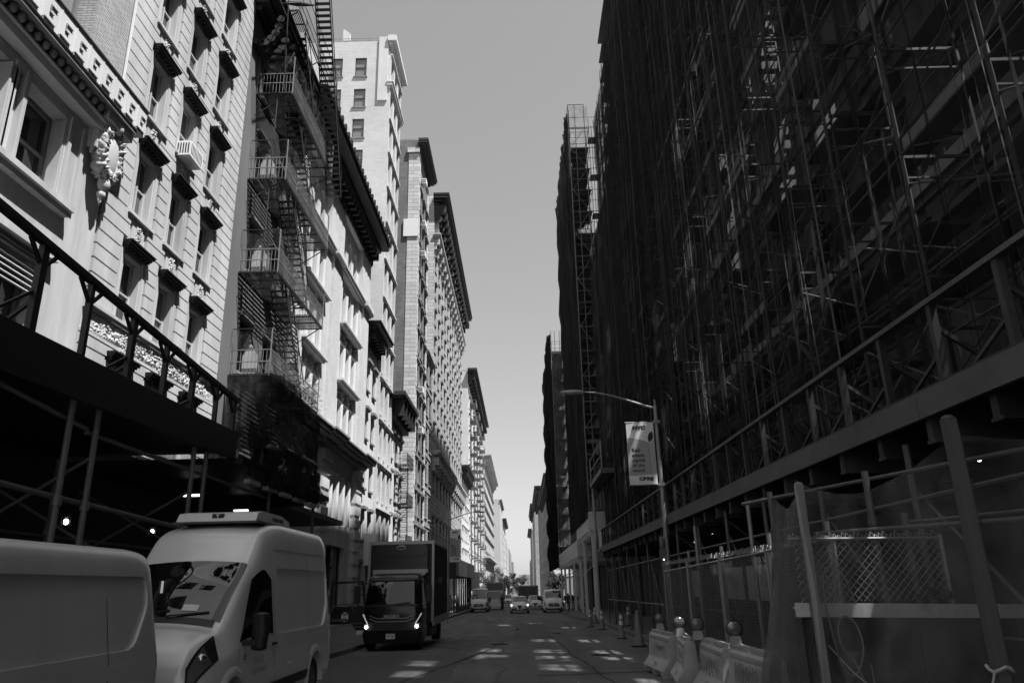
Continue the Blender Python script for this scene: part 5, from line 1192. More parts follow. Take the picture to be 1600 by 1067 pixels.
text('maker_lettering', 'ISUZU', CHROME, .13, Matrix.Translation((xc, 27.93, .865)) @ FACE_CAM, T, .008, .004, 1.5)
for sg in (-1, 1):
    q = MB(); a0, a1 = (.72, .98) if sg > 0 else (-.72, -.98)
    cab.patch(.42, .62, a0, a1, .02, 6, q, z0b=.47, z1b=.66); h_ = q.obj('headlight', LENS, T, smooth=True)
    q = MB(); p_ = cab.P(.53, a0*1.08, .04); q.ball(p_, .055, 12, 8); q.obj('headlight_bulb', LAMPON, h_, smooth=True)
    q = MB(); q.bar(cab.P(.62, a0*1.04, .03), cab.P(.95, a0*1.30, .03), .035, .03); q.obj('running_light', mat('lit_strip', .3, .3, emit=.15), h_)
    q = MB(); q.ball(cab.P(.17, a0*1.1, .01), .035, 8, 6); q.obj('fog_light', LENS, T, smooth=True)
q = MB(); q.box(xc-.17, xc+.15, 27.88, 27.91, .13, .30); pl_ = q.obj('number_plate', REFL, T)
text('plate_lettering', 'TY2-K', INK, .10, Matrix.Translation((xc-.01, 27.877, .215)) @ FACE_CAM, pl_, .002)
q = MB(); cab.patch(-.02, .34, -.97, .97, .035, 20, q); q.obj('bumper', TRUCKP, T, smooth=True)
q = MB(); cab.patch(1.25, 1.95, .97, .995, .0, 2, q)
q = MB(); q.hexa([(xc+1.03, 28.55, 1.1), (xc+1.03, 29.6, 1.1), (xc+1.045, 29.6, 1.1), (xc+1.045, 28.55, 1.1), (xc+.955, 28.75, 1.98), (xc+.955, 29.6, 1.98), (xc+.975, 29.6, 1.98), (xc+.975, 28.75, 1.98)]); q.obj('side_window', WSCREEN, T)
bx0, bx1, by0, by1, bz0, bz1 = -5.98, -3.40, 30.3, 35.9, .55, 3.55
q = MB(); q.box(bx0+.03, bx1-.03, by0+.03, by1, bz0, bz1-.03); q.obj('cargo_box', BOXP, T)
q = MB()
for k in range(15): yy = by0+.35+.36*k; q.box(bx1-.03, bx1-.005, yy, yy+.07, bz0+.2, bz1-.15)
q.obj('box_rib', BOXP, T)
q = MB()
for x in (bx0, bx1-.09): q.box(x, x+.09, by0, by0+.08, bz0, bz1-.10)
q.box(bx0, bx1, by0-.01, by0+.08, bz1-.10, bz1+.02); q.box(bx1-.09, bx1+.005, by0+.08, by1, bz1-.1, bz1+.02); q.box(bx1-.04, bx1+.015, by0, by1, bz0-.12, bz0+.16); q.obj('box_trim', ALU, T)
q = MB(); q.prism(rrect(-1.08, 1.08, 2.45, 3.44, .14), lambda a, b, h: (-4.72+a, by0-.03+h-.10*(1-((b-2.95)/.5)**2)*0, b), -.18, .03); q.prism(rrect(-1.0, 1.0, 3.0, 3.36, .16), lambda a, b, h: (-4.72+a, by0-.2+h, b), -.12, .0); q.obj('roof_deflector', TRUCKP, T)
q = MB(); q.lathe((-4.65, by0-.335, 3.30), [(0, -.012), (.15, -.01), (.17, .01), (.18, .03)], 24, 'y'); 
for i, v in enumerate(q.v): q.v[i] = (-4.65+(v[0]+4.65)*1.15, v[1], 3.30+(v[2]-3.30)*.55)
ovl = q.obj('oval_badge', ALU, T); 
q = MB(); q.lathe((-4.65, by0-.340, 3.30), [(0, -.012), (.125, -.012), (.13, 0)], 24, 'y')
for i, v in enumerate(q.v): q.v[i] = (-4.65+(v[0]+4.65)*1.2, v[1], 3.30+(v[2]-3.30)*.48)
q.obj('badge_centre', STEELD, ovl)
q = MB(); q.box(-5.75, -3.62, 30.05, 30.2, 2.36, 2.50); q.box(-5.7, -3.7, 29.9, 30.1, 2.28, 2.345); q.obj('cab_rail', ALU, T)
q = MB(); q.box(bx0+.3, bx1-.35, 29.7, by1-.2, .3, .545); q.box(bx1-.4, bx1-.2, 31.2, 34, .0, .4); q.obj('chassis', BLACKPL, T)
q = MB(); q.box(bx1-.10, bx1-.02, by0+.02, by0+.5, 1.0, 2.1); q.obj('box_end_panel', TRUCKP, T)
for sg in (-1, 1):
    wheel(T, xc+sg*.86, 28.85, g+.40, .40, .24, sg); wheel(T, xc-.05+sg*.98, 33.9, g+.40, .40, .34, sg)
    q = MB()
    mx = xc+sg*1.28 if sg > 0 else xc-1.30
    q.prism(rrect(-.11, .11, 1.32, 1.92, .05), lambda a, b, h: (mx+a, 28.25+h, b), -.05, .05); q.tube((xc+sg*.98, 28.5, 2.0), (mx, 28.3, 1.98), .02, 6); q.tube((xc+sg*1.0, 28.3, 1.2), (mx, 28.3, 1.26), .02, 6); q.tube((mx, 28.31, 1.26), (mx, 28.31, 1.98), .018, 6); q.obj('wing_mirror', BLACKPL, T)
q = MB(); q.box(bx1+.02, bx1+.05, by1-.5, by1-.1, .3, .35); q.tube((bx1+.03, by0+.2, 2.1), (bx1+.25, by0+.2, 2.12), .015); q.box(bx1+.17, bx1+.29, by0+.17, by0+.23, 1.95, 2.2); q.obj('spot_mirror', BLACKPL, T)
# open door (camera left), seen from its inner face
q = MB(); dy = 28.55
q.prism([(-6.95, .62), (-6.15, .62), (-5.98, .34), (-5.74, .24), (-5.70, 1.22), (-6.95, 1.22)], lambda a, b, h: (a, dy+h, b), 0, .09)
for a, b in (((-6.95, 1.22), (-6.93, 2.04)), ((-6.93, 2.04), (-5.82, 2.06)), ((-5.82, 2.06), (-5.72, 1.22))): q.bar((a[0], dy+.045, a[1]), (b[0], dy+.045, b[1]), .07, .09, up=(0, 1, 0))
dr = q.obj('door', TRUCKP, T)
q = MB(); 
for k in range(8): t = pi*k/8; t2 = pi*(k+1)/8; q.bar((-6.5-.42*cos(t), dy-.02, 1.05+.25*sin(t)), (-6.5-.42*cos(t2), dy-.02, 1.05+.25*sin(t2)), .04)
q.box(-6.9, -6.3, dy-.03, dy, .72, .80); q.obj('door_trim', STEELD, dr)
q = MB(); q.lathe((-6.42, dy-.012, .86), [(0, -.006), (.125, -.006), (.13, .01)], 24, 'y')
for i, v in enumerate(q.v): q.v[i] = (v[0], v[1], .86+(v[2]-.86)*1.25)
em = q.obj('door_emblem', BANW, dr); q = MB()
for x_, z_, w__, h__ in ((-6.48, .90, .03, .09), (-6.44, .90, .03, .09), (-6.40, .90, .05, .025), (-6.40, .965, .05, .025), (-6.36, .90, .02, .09), (-6.47, .76, .02, .09), (-6.44, .76, .02, .09), (-6.40, .76, .025, .10)): q.box(x_, x_+w__, dy-.024, dy-.019, z_, z_+h__)
q.obj('emblem_mark', INK, em)
q = MB()
for z_, n_ in ((.60, 9), (.49, 7)):
    for k in range(n_): q.box(-6.22+.052*k+(.07 if n_ == 7 else 0), -6.19+.052*k+(.07 if n_ == 7 else 0), dy-.005, dy-.001, z_, z_+.07)
q.obj('faded_lettering', STEELD, dr)
q = MB(); q.box(-5.98, -5.74, dy-.02, dy+.0, .26, .40); q.obj('step_light', REFL, dr)
#@@STREET
def street_lamp(label, x, y, ztop, arm, side, banner):
    R_ = thing('street_lamp', label, 'street lamp', (x, y, gz(y))); g = gz(y)
    q = MB(); q.tube((x, y, g+.15), (x, y, g+1.1), .14, 12, .11); q.tube((x, y, g+1.1), (x, y, ztop), .085, 12, .06); q.tube((x, y, ztop), (x, y, ztop+.12), .03, 8); q.ball((x, y, ztop+.14), .04, 8, 6); q.obj('pole', GALV, R_, smooth=True, angle=40)
    q = MB(); pts = []
    for k in range(13): t = k/12; pts.append((x+side*arm*t, y, ztop-.12+.62*sin(t*pi/2)**1.2))
    for a, b, k in zip(pts[:-1], pts[1:], range(12)): q.tube(a, b, .045-.0017*k, 8)
    q.obj('arm', GALV, R_, smooth=True, angle=60)
    e = pts[-1]; q = MB(); q.ball((e[0]+side*.30, y, e[2]+.0), .42, 14, 8, (1, .36, .20)); q.box(e[0]-.05 if side > 0 else e[0]-.1, e[0]+.1 if side > 0 else e[0]+.05, y-.07, y+.07, e[2]-.05, e[2]+.05); q.obj('lamp_head', mat('lamp_head_grey', .38, .5), R_, smooth=True, angle=50)
    if banner:
        bx, zt, zb, bw = banner                              # nearest x of the cloth to the pole, top, bottom, width
        q = MB(); 
        for z in (zt+.02, zb-.02): q.tube((x, y, z), (bx+side*(bw+.03) , y, z), .018, 6)
        q.box(x-.1, x+.1, y-.1, y+.1, zt-.03, zt+.07); q.box(x-.1, x+.1, y-.1, y+.1, zb-.07, zb+.03); q.obj('banner_bracket', GALV, R_)
        B_ = thing('banner', 'printed cloth banner hanging from the %s street lamp' % ('near right' if side < 0 else 'distant left'), 'banner', (bx, y, zb))
        xa, xb = sorted((bx, bx+side*bw)); H = zt-zb
        q = MB(); q.grid(lambda a, b: (xa+(xb-xa)*a, y-.012+.012*sin(a*5+b*2), zb+H*b), 12, 12); q.grid(lambda a, b: (xa+(xb-xa)*a, y+.012+.012*sin(a*5+b*2), zb+H*b), 12, 12); q.obj('cloth', BANW, B_, fix=False)
        q = MB(); n = 14; top = [(xa+(xb-xa)*k/n*.80, zb+H*(.755-.0*k-.09*(k/n)**2)) for k in range(n+1)]
        q.poly([(a, y-.028, b) for a, b in [(xa, zb+H*.155)]+[(top[-1][0], zb+H*.155)]+top[::-1]]); q.obj('grey_field', BANG, B_, fix=False)
        q = MB(); q.poly([(xa+(xb-xa)*a, y-.0275, zb+H*b) for a, b in ((.80, .155), (.995, .155), (.995, .74), (.93, .70), (.87, .665), (.80, .665))]); q.obj('stem_field', mat('banner_mid_grey', .42, .7), B_, fix=False)
        q = MB(); q.poly([(xa+(xb-xa)*a, y-.030, zb+H*b) for a, b in ((.795, .155), (.81, .155), (.79, .5), (.735, .64), (.725, .64), (.77, .5))]); q.obj('stem_line', INKG, B_, fix=False)
        q = MB(); lfp = [(.80, .67), (.765, .72), (.77, .775), (.82, .825), (.93, .855), (.965, .80), (.95, .74), (.88, .70)]
        q.poly([(xa+(xb-xa)*a, y-.032, zb+H*b) for a, b in lfp]); q.obj('leaf', INK, B_, fix=False)
        w_ = xb-xa
        text('heading_lettering', 'NYC', INK, .15*w_/.9, Matrix.Translation((xa+w_*.46, y-.03, zb+H*.915)) @ FACE_CAM, B_, .002, .012, 1.35)
        text('slogan_lettering', 'Real\nestate\ncapital\nof the\nworld', INK, .165*w_/.9, Matrix.Translation((xa+w_*.14, y-.032, zb+H*.385)) @ FACE_CAM, B_, .002, .003, 1.0, 'LEFT')
        text('footer_lettering', 'CBRE', INK, .15*w_/.9, Matrix.Translation((xa+w_*.60, y-.03, zb+H*.085)) @ FACE_CAM, B_, .002, .008, 1.3)
street_lamp('tall grey street lamp reaching over the road on the right with a cloth banner', 4.62, 24.4, 7.45, 2.45, -1, (4.50, 6.85, 4.83, .90))
street_lamp('distant street lamp on the left rising behind the box truck with a white banner', -6.25, 66.5, 7.5, 2.5, 1, (-6.13, 6.55, 3.85, .95))
# ---- traffic cones
def cone(label, x, y, h=.93, z=0, first=[]):
    g = gz(y)+z
    R_ = thing('traffic_cone', label, 'traffic cone', (x, y, g), 'traffic cones along the right kerb')
    if not first:
        q = MB(); q.box(x-.2, x+.2, y-.2, y+.2, g+.002, g+.045); q.obj('cone_base', BLACKPL, R_)
        f = lambda t: .15-.115*t
        q = MB(); q.lathe((x, y, g+.045), [(f(t), h*t) for t in (0, .3, .5, .52, .66, .68, .8, .82, 1)]+[(f(1)*.7, h*1.0), (0, h*.99)], 18); q.obj('cone_body', CONEM, R_, smooth=True, angle=50)
        for a, b in ((.52, .68), (.76, .92)): q = MB(); q.lathe((x, y, g+.045), [(f(a)+.004, h*a), (f(b)+.004, h*b)], 18); q.obj('reflective_collar', REFL, R_, smooth=True)
        first.append(R_)
    else:
        COL_ = first[0]
        for ch in kids(COL_): c = ch.copy(); COL.objects.link(c); c.parent = R_; c.matrix_parent_inverse = ch.matrix_parent_inverse.copy()
    return R_
for x, y, z, lb in ((4.0, 32.3, 0, 'nearest banded traffic cone, standing alone at the kerb before the tall dark post cone'), (4.0, 40.1, 0, 'second nearest banded cone with a dark base beside the kerb'), (3.71, 43.7, 0, 'banded cone on the road just left of the second nearest one'), (4.43, 48.4, 0, 'smaller banded cone hidden partly between two nearer cones'), (5.41, 40.5, .15, 'banded cone on the pavement under the shed scaffold'),
                    (3.85, 67.5, 0, 'pale cone farthest out in the road in front of the white passenger van'), (4.5, 72.0, 0, 'farthest cone, beside the kerb bulge and the timber posts')):
    cone(lb, x, y, .93, z)
q = thing('channelizer', 'tall narrow dark channelizer post on a square base beyond the barriers', 'channelizer', (3.95, 27.3, gz(27.3)), None); g = gz(27.3)
m = MB(); m.box(3.70, 4.20, 27.1, 27.5, g+.002, g+.06); m.obj('cone_base', BLACKPL, q)
m = MB(); m.lathe((3.95, 27.3, g+.06), [(.19, 0), (.12, .45), (.07, .9), (.045, 1.12), (0, 1.13)], 16); m.obj('cone_body', CONEM, q, smooth=True, angle=50)
# ---- plastic barriers
def barrier(label, x, y, rz, m_, first=[]):
    g = gz(y)
    if not first:
        R_ = thing('plastic_barrier', label, 'barrier', (0, 0, 0), 'water filled barriers with lamps'); L = 1.8; kz = .80
        prof = [(a_*.95, b_*kz) for a_, b_ in [(-.30, 0), (.30, 0), (.30, .16), (.14, .42), (.11, .95), (.07, 1.02), (-.07, 1.02), (-.11, .95), (-.14, .42), (-.30, .16)]]
        q = MB(); q.prism(prof, lambda a, b, h: (a, h, b), 0, L); o = q.obj('body', m_, R_); cs = []
        for a in (.25, 1.0):
            q = MB(); q.box(-.5, .5, a, a+.5, .0 if 0 else -.05, .11); cs.append(q.obj('cut', m_)); 
        q = MB(); q.box(-.5, -.07, .55, 1.25, .42, .56); cs.append(q.obj('cut', m_)); q = MB(); q.box(.07, .5, .55, 1.25, .42, .56); cs.append(q.obj('cut', m_))
        for s in (-1, 1):
            q = MB(); q.prism(rrect(.12, L-.12, .67, .695, .012), lambda a, b, h: (s*(.105+h), a, b), 0, .3); cs.append(q.obj('cut', m_))
        q = MB(); q.box(-.5, -.20, .75, 1.05, .14, .4); cs.append(q.obj('cut', m_))
        boolean(o, cs)
        md = o.modifiers.new('bev', 'BEVEL'); md.width = .014; md.segments = 2; md.limit_method = 'ANGLE'
        me = bpy.data.meshes.new_from_object(o.evaluated_get(bpy.context.evaluated_depsgraph_get())); o.modifiers.clear(); o.data = me; crease(o, 40)
        q = MB(); q.prism(rrect(.10, .85, -.075, .075, .05), lambda a, b, h: (b, a, h), .80, .87); q.prism(rrect(.95, 1.70, -.075, .075, .05), lambda a, b, h: (b, a, h), .80, .87); q.obj('top_ridge', m_, R_)
        q = MB(); q.tube((0, L+.02, .1), (0, L+.02, .87), .035, 10); q.box(-.05, .05, L, L+.08, .3, .4); q.box(-.05, .05, L, L+.08, .7, .8); q.obj('hinge_pin', BARR2, R_)
        first.append(R_)
    else: R_ = dup(first[0])
    R_['label'] = label; R_.location = (x, y, g); R_.rotation_euler = (0, 0, rz)
    return R_
spots = [(3.16, 16.75, radians(4), 'farthest white plastic barrier of the row beside the fence'), (3.05, 14.7, radians(-7), 'short looking white barrier angled between its neighbours, second farthest'), (3.2, 12.55, radians(-2), 'white barrier with scrawled marks, second nearest to the camera'), (3.28, 10.45, radians(2), 'nearest white plastic barrier, half behind the net screen')]
for x, y, r_, lb in spots: barrier(lb, x, y, r_, BARR)
sc_ = MB(); r2 = random.Random(5)
for (x, y, n) in ((3.05, 12.9, 13), (3.14, 10.8, 15)):
    for k in range(n):
        yy = y+.075*k; pts = [(x-.02-.015, yy+r2.uniform(-.03, .03), .53+z*.8) for z in (0, -.08, -.2, -.3, -.36)]
        sc_.path([(p_[0]+(-.012 if p_[2] < .5 else 0), p_[1]+r2.uniform(-.02, .02), p_[2]+gz(y)+.12+r2.uniform(-.04, .04)) for p_ in pts[:4 if k % 3 else 5]], .006, 4)
tag(sc_.obj('graffiti', CHALK), 'pale scrawled graffiti strokes across the two nearest barriers', 'graffiti')
for i, (x, y, lb) in enumerate(((3.2, 18.55, 'farthest round barrier lamp at the end of the row'), (3.05, 15.5, 'second farthest round barrier lamp'), (3.12, 14.25, 'darker round barrier lamp, second nearest'), (3.22, 12.15, 'biggest and nearest round barrier lamp, beside the net screen'))):
    g = gz(y)-.215; R_ = thing('warning_lamp', lb, 'warning lamp', (x, y, g+1.1), 'round lamps on the barriers')
    q = MB(); q.prism([(-.09, 0), (.09, 0), (.065, .15), (-.065, .15)], lambda a, b, h: (x+a, y+h, g+1.08+b), -.05, .05); q.obj('lamp_base', BARR, R_)
    q = MB(); q.lathe((x, y, g+1.33), [(0, -.055), (.06, -.05), (.10, -.025), (.118, 0), (.10, .025), (.06, .05), (0, .055)], 24, 'y'); q.obj('lens', AMBER, R_, smooth=True, angle=50)
    q = MB(); q.lathe((x, y, g+1.33), [(.118, -.016), (.128, -.016), (.128, .016), (.118, .016), (.118, -.016)], 24, 'y'); q.obj('lamp_rim', BLACKPL, R_)
# ---- chain link fence
def chain(mb, fn, w_, h_, p=.10, r=.0035):
    """diagonal wires over a w x h rectangle mapped by fn(u, v)"""
    def clip(a):                                            # line u - v = a
        u0, u1 = max(0, a), min(w_, a+h_)
        return (u0, u0-a, u1, u1-a) if u1 > u0 else None
    n = int((w_+h_)/p)
    for k in range(-int(h_/p), int(w_/p)+1):
        c = clip(k*p)
        if c:
            for fl in (0, 1):
                a, b, c_, d = c; A = fn(a, h_-b if fl else b); Bq = fn(c_, h_-d if fl else d); mb.tube(A, Bq, r, 3, cap=False)
FN = thing('chain_link_fence', 'chain link fence on pipe posts behind the row of white plastic barriers', 'fence', (3.9, 15, 0))
for i, (ya, yb) in enumerate(((18.3, 21.3), (15.3, 18.25), (12.3, 15.25), (9.6, 12.25))):
    q = MB(); chain(q, lambda u, v: (3.9, ya+u, .15+gz(ya)+v), yb-ya, 2.05); q.obj('wire_mesh', GALV, FN)
    q = MB(); 
    for z in (.15, 2.3-.06): q.tube((3.9, ya, z+gz(ya)), (3.9, yb, z+gz(yb)), .022, 6)
    q.tube((3.9, ya+.04, .1), (3.9, ya+.04, 2.3), .024, 6); q.tube((3.9, yb-.04, 0), (3.9, yb-.04, 2.3), .024, 6); q.obj('panel_frame', GALV, FN)
    q = MB()
    for k in range(90):
        y = ya+(yb-ya)*k/90; q.path([(3.9+.05*sin(k*.9), y, 2.24), (3.9+.05*cos(k*1.3), y+.06, 2.30+.05*sin(k*2.1)), (3.9-.04, y+.1, 2.26)], .004, 3)
    q.obj('twisted_wire', GALV, FN)
for i, (y, zt) in enumerate(((21.2, 3.0), (18.28, 2.5), (17.4, 3.0), (15.28, 2.45), (13.2, 3.05), (12.28, 2.5), (9.9, 2.5))):
    q = MB(); q.tube((3.96, y, gz(y)), (3.96, y, zt), .036, 8); q.tube((3.96, y, 2.1), (3.96, y, 2.2), .05, 8); q.obj('post', GALV, FN)
q = MB(); q.grid(lambda a, b: (4.02+.03*sin(a*30+b*3), 9.7+11.5*a, .1+2.1*b), 60, 6); tag(q.obj('fence_screen', mat('fence_screen_cloth', .02, .9, alpha=.36, nscale=1.5, namt=.3), fix=False), 'dark privacy cloth tied along the inside of the chain link fence', 'screen')
for i, (ya, lb) in enumerate(((13.6, 'nearer pale board showing through the chain link fence'), (15.1, 'middle pale board showing through the chain link fence'), (18.7, 'farthest pale board showing through the chain link fence'))):
    q = MB(); q.box(4.25, 4.28, ya, ya+1.15, 1.45, 2.05); tag(q.obj('notice_board', mat('board_grey', .55, .8, nscale=2, namt=.2)), lb, 'notice board', 'boards behind the fence')
bc_ = thing('beacon', 'small capsule shaped signal box hung high on the far fence post', 'beacon', (3.85, 21.0, 2.6))
q = MB(); q.box(3.78, 3.93, 20.93, 21.07, 2.42, 2.68); q.obj('housing', BEAM, bc_)
q = MB(); q.lathe((3.855, 21.0, 2.68), [(.06, 0), (.075, .05), (.07, .22), (.04, .29), (0, .31)], 14); q.obj('cap', IRONG, bc_, smooth=True)
q = MB(); q.ball((3.85, 20.9, 2.38), .022, 8, 6); q.obj('bulb', BULB, bc_, smooth=True)
# ---- plywood enclosure with the chain link panel on top
EN = thing('plywood_enclosure', 'low dark plywood enclosure with a pale top board and a chain link panel above it', 'enclosure', (5, 8.5, 0))
for k in range(5): q = MB(); q.box(3.0+1.22*k, 4.21+1.22*k, 8.52, 8.56, -.08, 1.42); q.obj('plywood_panel', PLYD, EN)
q = MB(); q.bar((2.92, 8.46, 1.49), (8.9, 8.46, 1.33), .05, .14); q.obj('top_board', mat('pale_board', .48, .8, nscale=4, namt=.2), EN)
q = MB(); chain(q, lambda u, v: (3.0+u, 8.5, 1.56+v), 1.62, .66, .085, .0042); q.obj('wire_mesh', GALV, EN)
q = MB(); q.tube((2.95, 8.5, 2.22), (4.62, 8.5, 2.20), .018, 6); q.tube((4.62, 8.5, 1.5), (4.62, 8.5, 2.24), .024, 6)
for k in range(36): q.path([(2.95+.045*k, 8.5, 2.22), (2.97+.045*k, 8.52, 2.27+.02*sin(k*2)), (3.0+.045*k, 8.5, 2.23)], .004, 3)
q.obj('mesh_frame', GALV, EN)
gp = MB()
for loop in ([(3.24, 1.86), (3.22, 1.6), (3.25, 1.25), (3.30, .95), (3.40, .84), (3.50, .95), (3.55, 1.15), (3.50, 1.35), (3.40, 1.42), (3.32, 1.32), (3.33, 1.12), (3.42, 1.0), (3.5, .8), (3.56, .5)],
             [(3.20, 1.78), (3.30, 1.92), (3.42, 1.88), (3.50, 1.7), (3.55, 1.5)], [(3.60, .95), (3.62, .6), (3.72, .3), (3.76, .05)]):
    n = len(loop); pts = []
    for a in range(n-1):
        p0, p1, p2, p3 = loop[max(0, a-1)], loop[a], loop[a+1], loop[min(n-1, a+2)]
        for t in (0, .25, .5, .75): pts.append((.5*(2*p1[0]+(p2[0]-p0[0])*t+(2*p0[0]-5*p1[0]+4*p2[0]-p3[0])*t*t+(-p0[0]+3*p1[0]-3*p2[0]+p3[0])*t**3), 8.405, .5*(2*p1[1]+(p2[1]-p0[1])*t+(2*p0[1]-5*p1[1]+4*p2[1]-p3[1])*t*t+(-p0[1]+3*p1[1]-3*p2[1]+p3[1])*t**3)))
    gp.path(pts, .009, 5)
gp.obj('graffiti', CHALK, EN)
gp = MB()
for a, b in (((4.05, .1), (4.05, .55)), ((4.05, .55), (4.12, .68)), ((4.12, .68), (4.24, .66)), ((4.24, .66), (4.30, .5)), ((4.75, .0), (4.70, .55))): gp.bar((a[0], 8.49, a[1]), (b[0], 8.49, b[1]), .05, .02, up=(0, 1, 0))
gp.obj('strap_hook', BEAM, EN)
q = MB(); r3 = random.Random(9)
for k in range(14): c = Vector((4.35+r3.uniform(-.2, .3), 8.46+r3.uniform(-.03, .03), 1.56+r3.uniform(0, .08))); q.bar(c, c+Vector((r3.uniform(-.15, .15), r3.uniform(-.05, .05), r3.uniform(-.02, .07))), .05, .02)
tag(q.obj('rag_pile', DARKM), 'crumpled dark rags lying on the pale top board of the plywood enclosure', 'rags')
PF = thing('pipe_frame', 'frame of upright scaffold pipes and coupled rails behind the net screen', 'pipe frame', (4.5, 9.5, 0))
for x, y, zt in ((3.9, 11.8, 3.1), (4.28, 9.3, 3.05), (4.68, 7.9, 3.3), (5.2, 7.1, 3.2), (4.42, 8.8, 2.5), (6.2, 8.2, 3.2)):
    q = MB(); q.tube((x, y, -.1), (x, y, zt), .04, 10); q.tube((x, y, zt-.65), (x, y, zt-.55), .06, 8); q.obj('post', PIPED, PF)
q = MB(); q.tube((3.7, 12.6, 3.0), (5.3, 6.9, 3.0), .028, 8); q.tube((3.6, 9.4, 2.32), (5.3, 7.2, 2.32), .026, 8); q.tube((5.2, 7.2, 2.35), (8, 7.0, 1.4), .026, 8); q.tube((4.5, 8.9, 2.4), (5.2, 7.15, 2.4), .02, 6); q.obj('rail', PIPED, PF)
# ---- fine net screen on timber posts
SN = thing('net_screen', 'see-through net screen draped over timber posts at the lower right corner', 'net screen', (4, 9, 0))
P1, P2, P3, P4, P5 = (3.41, 5.83), (3.11, 8.40), (3.54, 10.44), (4.30, 6.05), (6.5, 6.6)
for (x, y), r_ in ((P1, .085), (P2, .075), (P4, .07)):
    if (x, y) == P4: continue
    zt_ = 2.98 if (x, y) == P1 else 2.80
    q = MB(); q.hexa([(x-r_/2, y-r_/2, -.1), (x+r_/2, y-r_/2, -.1), (x+r_/2, y+r_/2, -.1), (x-r_/2, y+r_/2, -.1), (x-r_/2, y-r_/2, zt_), (x+r_/2, y-r_/2, zt_), (x+r_/2, y+r_/2, zt_), (x-r_/2, y+r_/2, zt_)]); q.ball((x, y, zt_), r_*.62, 10, 6, (1, 1, .6)); q.obj('timber_post', mat('grey_timber', .085, .8, nscale=6, namt=.2, streak=.1) if (x, y) == P1 else mat('pale_timber', .34, .8, nscale=6, namt=.2, streak=.1), SN)
def sheet(a, b, sag, bulge, zb=-.05, n=46, ph=0, zt=2.86, lay=1):
    for L_ in range(lay):
        q = MB()
        def fn(u, v):
            x = a[0]+(b[0]-a[0])*u; y = a[1]+(b[1]-a[1])*u; z = zb+(zt-sag*4*u*(1-u)-zb)*v; k = (1-v)*min(1, u*4+.2)
            f = .035*sin(u*21+ph+2*v)*(.3+1-v)+.10*noise.noise(Vector((u*5, v*2.5, ph+L_)))
            return (x+f-bulge*k*(.4+.6*sin(pi*u)), y+f*.4-.3*k*sin(u*5+ph)*.3, z)
        q.grid(fn, n, 22); q.obj('net_sheet', NETF, SN, fix=False, smooth=True)
sheet(P1, P2, .30, .10, ph=1, lay=1); sheet(P2, P3, .22, .75, ph=3, lay=2); sheet(P3, (3.9, 11.6), .1, .5, ph=8, lay=1); sheet(P1, P5, .05, .0, ph=5, lay=1)
q = MB(); 
for k in range(12): t = k/12*2*pi; t2 = (k+1)/12*2*pi; q.tube((P1[0]+.08*cos(t), P1[1]+.08*sin(t), 1.16+.02*sin(3*t)), (P1[0]+.08*cos(t2), P1[1]+.08*sin(t2), 1.16+.02*sin(3*t2)), .012, 5)
q.path([(P1[0]-.07, P1[1]-.06, 1.16), (P1[0]-.12, P1[1]-.05, 1.02), (P1[0]-.08, P1[1]-.05, .85)], .008, 5); q.path([(4.08, 8.45, .62), (4.2, 8.42, .66), (4.35, 8.42, .5), (4.55, 8.42, .42)], .006, 5)
q.path([(3.05, 8.9, 1.5), (3.35, 8.3, .9), (3.8, 7.6, .3)], .010, 5); q.obj('tie_rope', PAINTL, SN)
# ---- roadside machine, bin
mc = thing('machine_cart', 'pale wheeled machine standing on the pavement under the timber shed', 'machine', (5.6, 71.6, -.5)); gq = gz(71.6)+.15
q = MB(); q.prism([(-.35, .25), (.35, .25), (.38, .8), (.22, 1.25), (-.22, 1.25), (-.38, .8)], lambda a, b, h: (5.6+a, 71.6+h, gq+b), -.4, .4); q.obj('body', PAINTL, mc)
q = MB(); q.box(5.38, 5.82, 71.16, 71.19, gq+.45, gq+.8); q.box(5.42, 5.78, 71.17, 71.19, gq+.95, gq+1.1); q.obj('panel_opening', BLACKPL, mc); q = MB(); q.tube((5.5, 71.6, gq+1.25), (5.5, 71.6, gq+2.0), .05); q.obj('exhaust_pipe', GALV, mc)
for x in (5.32, 5.88): wheel(mc, x, 71.45, gq+.2, .2, .1, 1)
pb = thing('planter', 'pale crate of dark plants beside the farthest cone under the timber shed', 'planter', (5.3, 86, -.7)); gq = gz(86)+.15
q = MB(); q.box(4.9, 6.0, 85.5, 87, gq, gq+.9); q.obj('crate', PAINTL, pb); q = MB(); [q.ball((4.9+random.random()*1.1, 85.5+random.random()*1.5, gq+.9+random.random()*.4), .2, 6, 4) for k in range(20)]; q.obj('foliage', LEAFM, pb)
